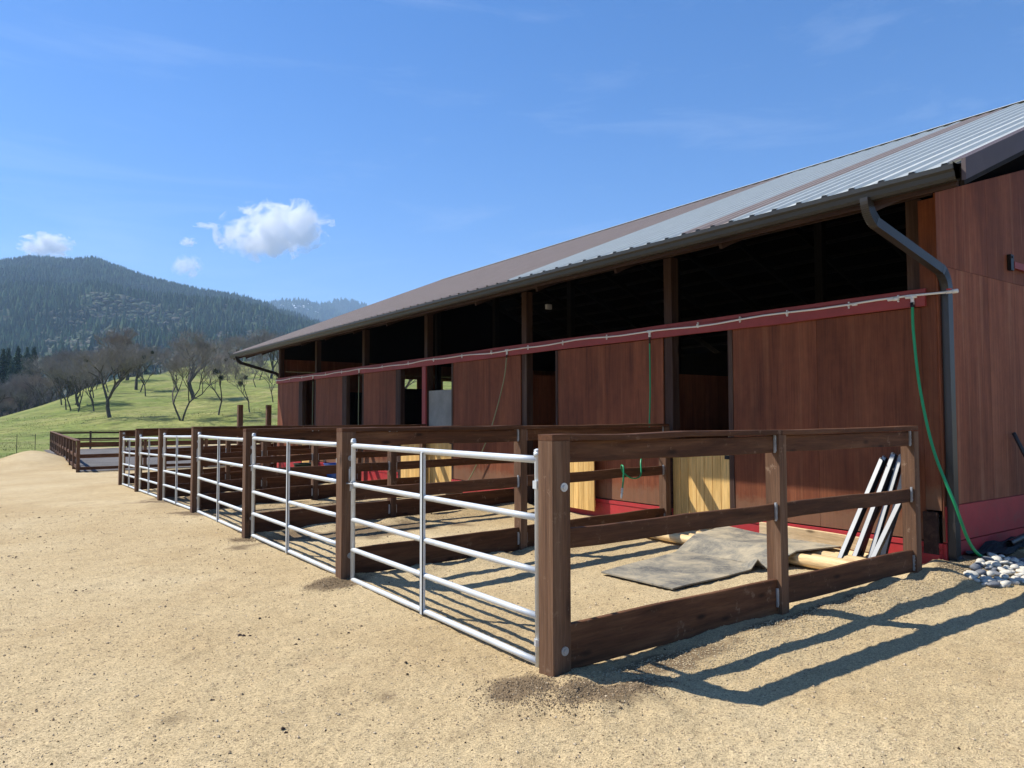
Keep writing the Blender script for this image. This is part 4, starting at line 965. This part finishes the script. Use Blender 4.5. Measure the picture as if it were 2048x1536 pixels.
for k, (x, y) in enumerate([(9.2, 133.4), (9.0, 122.5), (9.4, 119.8), (9.8, 115.2), (10.5, 128.2), (10.9, 125.5), (11.5, 112.8), (12.5, 124.3), (22.3, 152.4), (22.3, 148.1), (14.0, 138), (17.5, 150)]):
    tree(x, y, (5, 3, 4, 5, 4, 0, 3, 4, 2, 4, 5, 4)[k], (1.1, 1.2, .95, 1.05, 1.1, .9, 1.1, 1.0, .95, 1.1, 1.0, 1.1)[k], k * 1.3, 'bare oak ' + ('second from the left', 'leftmost', 'third from the left', 'fifth from the left', 'fourth from the left, set back', 'sixth from the left, set back', 'with the slanting crown', 'eighth from the left, set back', 'tallest, far back beside the thick oaks', 'farthest back on the brow', 'hidden behind the leaning oak', 'behind the small dark stemmed tree')[k] + ' in the left grove', mist=k == 5, group='oaks of the left grove')
rng = random.Random(12)
for k in range(46):     # scrubby thicket at the brow on the left
    px = rng.uniform(-60, 215); D = rng.uniform(150, 215); L = (px - 1024) / 1465 * D; x = FX * D + FY * L; y = FY * D - FX * L
    tree(x, y, rng.randrange(3, 6), rng.uniform(.55, .95), rng.uniform(0, 6), 'low bare scrub tree in the grey thicket behind the left brow', mist=False, group='thicket behind the left brow', warm=rng.random() < .3)
for k in range(58):     # woods beyond the brow
    px = rng.uniform(-60, 640); D = rng.uniform(185, 330) if px > 300 else rng.uniform(155, 235)
    if px > 330 and rng.random() < .35: D = rng.uniform(150, 200)
    if px < 235 and D > 200: D -= 30
    L = (px - 1024) / 1465 * D; x = FX * D + FY * L; y = FY * D - FX * L
    tree(x, y, rng.randrange(1, 6), rng.uniform(.95, 1.45), rng.uniform(0, 6), 'bare tree in the grey brown woods beyond the pasture brow', mist=False, group='bare woods beyond the brow', warm=rng.random() < .5)
for k in range(26):     # behind the barn, seen through it and from the side
    px = rng.uniform(640, 2300); D = rng.uniform(70, 200); L = (px - 1024) / 1465 * D; x = FX * D + FY * L; y = FY * D - FX * L
    tree(x, y, rng.randrange(1, 6), rng.uniform(.8, 1.0), rng.uniform(0, 6), 'bare oak on the slope behind the barn', mist=False, group='oaks behind the barn')
# firs
def fir_mesh(seed, mat):
    rng = random.Random(seed); V = []; F = []; H = 20
    for k in range(56):
        h = 1.6 + (H - 1.8) * k / 56; R_ = (1 - h / H) ** .8 * 4.0 * rng.uniform(.7, 1.12) + .15
        for j in range(9):
            if rng.random() < .12: continue
            a = 6.283 * j / 9 + rng.uniform(-.3, .3) + k; r = R_ * rng.uniform(.75, 1.2); d = Vector((math.cos(a), math.sin(a), 0)); s = Vector((-d.y, d.x, 0)); i = len(V); dr = r * rng.uniform(.12, .40)
            V += [Vector((0, 0, h + .2)), d * r * .55 + s * r * .20 + Vector((0, 0, h - dr * .4)), d * r + Vector((0, 0, h - dr)), d * r * .55 - s * r * .20 + Vector((0, 0, h - dr * .4)), d * r * .6 + Vector((0, 0, h - dr * 1.3 - .25))]
            F += [(i, i + 1, i + 2), (i, i + 2, i + 3), (i + 1, i + 4, i + 2), (i + 3, i + 2, i + 4)]
    t = MB(); t.tube([(0, 0, -1), (0, 0, 8), (0, 0, 19.6)], [.32, .2, .03], 7)
    return t.mesh('trunk', M['bark']), npmesh('crown', np.array([tuple(v) for v in V]), np.array(F), mat)
FM = [fir_mesh(1, M['fir']), fir_mesh(2, M['fir']), fir_mesh(3, M['firblue'])]
for k, (px, D, s) in enumerate([(-45, 250, 1.0), (-20, 230, .9), (4, 245, 1.0), (22, 225, .78), (34, 262, 1.1), (52, 240, .95), (66, 280, 1.15), (78, 300, .9), (14, 300, 1.3), (45, 320, 1.25), (98, 340, .9), (-70, 260, 1.1), (118, 380, .95), (150, 430, 1.0), (182, 420, .9)]):
    L = (px - 1024) / 1465 * D; x = FX * D + FY * L; y = FY * D - FX * L
    pale = k in (0, 3, 5)
    e = empty('fir_tree', (x, y, float(land(x, y)) - .5), 'pale blue green fir at the left edge behind the pasture' if pale else ('dark fir standing beyond the left end of the pasture' if k < 10 or k == 11 else 'lone dark fir rising out of the grey woods'), 'tree', 'pale firs at the left edge' if pale else ('dark firs at the left edge' if k < 10 or k == 11 else 'lone firs in the grey woods'))
    s *= 1.45; e.scale = (s, s, s); e.rotation_euler = (0, 0, k); t_, c_ = FM[2 if pale else k % 2]; link('trunk', t_, e); link('crown', c_, e)

# ---------------------------------------------------------------- the wooded mountains
def forest():
    rng = np.random.default_rng(5)
    def pts(n, p0, p1, d0, d1):
        px = rng.uniform(p0, p1, n); D = np.sqrt(rng.uniform(d0 ** 2, d1 ** 2, n)); L = (px - 1024) / 1465 * D
        return px, D, FX * D + FY * L, FY * D - FX * L
    Vs = []; Fs = []; Cs = []; off = 0
    def emit(x, y, z, H, R_, c, kind):
        nonlocal off
        n = len(x)
        if kind == 'con':
            k = 5; an = 6.2832 * np.arange(k) / k
            ring = lambda rr, zz: np.stack([np.cos(an) * rr, np.sin(an) * rr, np.full(k, zz)], -1)
            P = np.concatenate([ring(1, .12), [(0, 0, .66)], ring(.68, .42), [(0, 0, 1.0)]])
            T = [(i, (i + 1) % k, k) for i in range(k)] + [(k + 1 + i, k + 1 + (i + 1) % k, 2 * k + 1) for i in range(k)]
        else:
            t = (1 + 5 ** .5) / 2; P = np.array([(-1, t, 0), (1, t, 0), (-1, -t, 0), (1, -t, 0), (0, -1, t), (0, 1, t), (0, -1, -t), (0, 1, -t), (t, 0, -1), (t, 0, 1), (-t, 0, -1), (-t, 0, 1)]) / 1.9; P[:, 2] = P[:, 2] * .48 + .52
            T = [(0, 11, 5), (0, 5, 1), (0, 1, 7), (0, 7, 10), (0, 10, 11), (1, 5, 9), (5, 11, 4), (11, 10, 2), (10, 7, 6), (7, 1, 8), (3, 9, 4), (3, 4, 2), (3, 2, 6), (3, 6, 8), (3, 8, 9), (4, 9, 5), (2, 4, 11), (6, 2, 10), (8, 6, 7), (9, 8, 1)]
        T = np.array(T); m = len(P); J = rng.uniform(.72, 1.28, (n, m)); a = rng.uniform(0, 6.3, n); ca, sa = np.cos(a)[:, None], np.sin(a)[:, None]
        px_, py_ = P[None, :, 0] * J, P[None, :, 1] * J
        X = (px_ * ca - py_ * sa) * R_[:, None] + x[:, None]; Y = (px_ * sa + py_ * ca) * R_[:, None] + y[:, None]; Z = P[None, :, 2] * H[:, None] * (1 + (J - 1) * .3) + z[:, None]
        Vs.append(np.stack([X, Y, Z], -1).reshape(-1, 3)); Fs.append((T[None] + m * np.arange(n)[:, None, None]).reshape(-1, 3) + off); off += n * m
        Cs.append(np.repeat(np.concatenate([c, np.ones((n, 1))], 1), m, 0))
    # the near mountain
    for n, p0, p1, d0, d1, hk in ((30000, -150, 900, 700, 2560, 1.08), (9000, -150, 700, 560, 1150, .85), (3500, -150, 330, 330, 640, .8), (2500, 330, 800, 440, 640, .45), (9000, 900, 2300, 400, 1600, 1.0), (20000, 420, 900, 3600, 6050, 1.5)):
        px, D, x, y = pts(n, p0, p1, d0, d1); z = land(x, y)
        lowf = fbm(x / 190, y / 190, 61, 4); p_dec = 1 - sstep(1000, 1900, D + lowf * 1500); 
        dec = rng.random(n) < (.93 if n == 9000 and p0 < 0 else np.where(D + lowf * 900 < 1250, .9, np.clip(p_dec * .72 + .06, 0, 1)))
        bald = (fbm(x / 120, y / 120, 71, 3) > .34) & (D > 700) & (D < 2100) & (rng.random(n) < .8)
        snowy = (D > 4600) & (px > 545) & (px < 640); keep = (~bald | (rng.random(n) < .7)) & ~(snowy & (rng.random(n) < .55))
        if p0 > 850: keep &= rng.random(n) < .8
        c1 = keep & ~dec; u = rng.random((n, 1)); tone = np.clip(.5 + 1.1 * fbm(x / 80, y / 80, 81, 3), 0, 1)[:, None]
        H = rng.uniform(13, 27, n) * hk; R_ = H * rng.uniform(.17, .25, n)
        cc = np.array((.018, .044, .020)) * (1 - tone) + np.array((.068, .105, .042)) * tone; cc = cc * (.5 + 1.1 * u)
        emit(x[c1], y[c1], z[c1] - 1, H[c1], R_[c1], cc[c1], 'con')
        c2 = keep & dec; R2_ = rng.uniform(4, 7.5, n) * (.8 + .2 * hk); H2 = R2_ * rng.uniform(1.2, 1.7, n)
        pal = np.array([(.066, .082, .046), (.055, .080, .038), (.080, .078, .055), (.042, .066, .032), (.088, .092, .056)]); ci = np.clip((rng.random(n) * 3 + 3 * np.clip(lowf + .3, 0, 1)).astype(int), 0, 4)
        emit(x[c2], y[c2], z[c2] - .5, H2[c2], R2_[c2], (pal[ci] * (.7 + .7 * u))[c2], 'dec')
    me = npmesh('forest', np.concatenate(Vs), np.concatenate(Fs), M['forest'], False, np.concatenate(Cs))
    tag(link('forest', me), 'dense conifer and oak forest covering the mountains', 'forest', kind='stuff')
forest()
def snow():
    rng = np.random.default_rng(2); m = MB(); n = 34; D = rng.uniform(4750, 5100, n); px = 592 + rng.normal(0, 22, n); L = (px - 1024) / 1465 * D; x = FX * D + FY * L; y = FY * D - FX * L; z = land(x, y)
    for i in range(n):
        s = rng.uniform(4, 14); k = 7; vs = [(x[i], y[i], z[i] + 15)]
        for j in range(k): a = 6.28 * j / k; r = s * rng.uniform(.6, 1.5); X, Y = x[i] + r * math.cos(a), y[i] + r * .7 * math.sin(a); vs.append((X, Y, float(land(X, Y)) + 8))
        m.add(vs, [(0, j + 1, (j + 1) % k + 1) for j in range(k)])
    tag(m.build('snow_patches', M['snow']), 'patches of snow on the distant mountain top', 'snow', kind='stuff')
snow()
def tufts():
    rng = np.random.default_rng(9); n = 16000; D = 36 + 60 * rng.random(n) ** 1.2; px = rng.uniform(-150, 700, n); L = (px - 1024) / 1465 * D; x = FX * D + FY * L; y = FY * D - FX * L
    edge = np.interp(x, [-60, -12, -4, .5, 1.8, 2.6, 3.3, 30], [30, 41, 45.0, 46.2, 46.8, 52, 59, 60]); k = y > edge + 1.0; k &= ~((x > 2.6) & (y < 58.5)); k &= fbm(x / 4, y / 4, 33, 3) > -.25
    x, y, D = x[k], y[k], D[k]; n = len(x); z = land(x, y); h = rng.uniform(.02, .05, n) * (1 + D / 90); w = h * .55; a = rng.uniform(0, 3.14, n)
    V = np.zeros((n, 3, 3)); V[:, 0] = np.stack([x - np.cos(a) * w, y - np.sin(a) * w, z - .03], -1); V[:, 1] = np.stack([x + np.cos(a) * w, y + np.sin(a) * w, z - .03], -1); V[:, 2] = np.stack([x + rng.normal(0, .05, n), y + rng.normal(0, .05, n), z + h], -1)
    u = rng.random((n, 1)); c = np.array((.14, .17, .045)) * (1 - u) + np.array((.32, .30, .12)) * u; c = np.repeat(np.concatenate([c, np.ones((n, 1))], 1), 3, 0)
    tag(link('grass', npmesh('grass', V.reshape(-1, 3), np.arange(3 * n).reshape(-1, 3), M['grass'], False, c)), 'tufts of green and straw coloured spring grass on the pasture', 'grass', kind='stuff')
tufts()

# ---------------------------------------------------------------- clouds (far outside the haze)
def cloud(px, py, wpx, hpx, D, label, seed, dens=.007, tilt=0.0, thr=.5):
    L = (px - 1024) / 1465 * D; x = FX * D + FY * L; y = FY * D - FX * L; z = 1.6 + (836 - py) / 1465 * D; w = wpx / 1465 * D / 2; h = hpx / 1465 * D / 2
    bm = bmesh.new(); bmesh.ops.create_icosphere(bm, subdivisions=3, radius=1.0)
    me = bpy.data.meshes.new('cloud'); bm.to_mesh(me); bm.free()
    mt = bpy.data.materials.new('cloud_vapour'); mt.use_nodes = True; t = mt.node_tree; t.nodes.remove(t.nodes['Principled BSDF']); out = t.nodes['Material Output']
    vp = N(t, 'ShaderNodeVolumePrincipled'); vp.inputs['Color'].default_value = (1, 1, 1, 1); vp.inputs['Anisotropy'].default_value = .0; t.links.new(vp.outputs[0], out.inputs['Volume'])
    c = N(t, 'ShaderNodeTexCoord'); ln = N(t, 'ShaderNodeVectorMath', operation='LENGTH'); t.links.new(c.outputs['Object'], ln.inputs[0])
    mp_ = N(t, 'ShaderNodeMapping'); mp_.inputs['Location'].default_value = (seed, seed * .7, 0); mp_.inputs['Scale'].default_value = (1.0, w / h * .5, 1.0 * h / w * 1.6) if False else (1, .8, .62); t.links.new(c.outputs['Object'], mp_.inputs[0])
    nz0 = noise(t, mp_.outputs[0], 2.6, 10, .66, .6); am = N(t, 'ShaderNodeMath', operation='MULTIPLY_ADD'); t.links.new(nz0, am.inputs[0]); am.inputs[1].default_value = 1.7; am.inputs[2].default_value = -.35; nz_ = am.outputs[0]
    a = N(t, 'ShaderNodeMath', operation='SUBTRACT'); t.links.new(nz_, a.inputs[0]); q = N(t, 'ShaderNodeMath', operation='MULTIPLY'); t.links.new(ln.outputs['Value'], q.inputs[0]); q.inputs[1].default_value = .42; t.links.new(q.outputs[0], a.inputs[1])
    b2 = N(t, 'ShaderNodeMath', operation='SUBTRACT'); t.links.new(a.outputs[0], b2.inputs[0]); b2.inputs[1].default_value = thr - .285
    b3 = N(t, 'ShaderNodeMath', operation='MULTIPLY'); b3.use_clamp = False; t.links.new(b2.outputs[0], b3.inputs[0]); b3.inputs[1].default_value = dens * 12
    b4 = N(t, 'ShaderNodeMath', operation='MAXIMUM'); t.links.new(b3.outputs[0], b4.inputs[0]); b4.inputs[1].default_value = 0; b5 = N(t, 'ShaderNodeMath', operation='MINIMUM'); t.links.new(b4.outputs[0], b5.inputs[0]); b5.inputs[1].default_value = dens
    t.links.new(b5.outputs[0], vp.inputs['Density'])
    me.materials.append(mt); o = link('cloud', me, None, (x, y, z)); o.scale = (w * 1.35, w * .9, h * 1.5)
    o.rotation_euler = (0, tilt, -math.atan2(FX, FY)); return tag(o, label, 'cloud', 'small clouds over the mountains')
cloud(545, 458, 185, 88, 12000, 'large white cumulus cloud above the saddle of the mountains', 3.1, tilt=-.12)
cloud(86, 487, 90, 38, 12000, 'small puffy cloud over the left mountain top', 7.7, dens=.011)
cloud(370, 531, 54, 36, 12000, 'small bright cloud just above the ridge', 11.9, dens=.006)
cloud(370, 481, 30, 14, 12000, 'tiny wisp of cloud left of the large cloud', 15.2, dens=.011)
cloud(408, 448, 44, 9, 12000, 'thin flat wisp of cloud level with the large cloud', 19.3, dens=.008)
# ---------------------------------------------------------------- haze
m = MB(); m.box((-9700, -9700, -60), (9700, 9700, 1150)); 
hm = bpy.data.materials.new('haze_air'); hm.use_nodes = True; t = hm.node_tree; t.nodes.remove(t.nodes['Principled BSDF'])
vp = N(t, 'ShaderNodeVolumePrincipled'); vp.inputs['Color'].default_value = (.50, .72, 1.0, 1); vp.inputs['Density'].default_value = .00012; vp.inputs['Anisotropy'].default_value = .1
t.links.new(vp.outputs[0], t.nodes['Material Output'].inputs['Volume'])
tag(m.build('haze', hm), kind='stuff', label='thin blue haze over the valley', cat='haze')
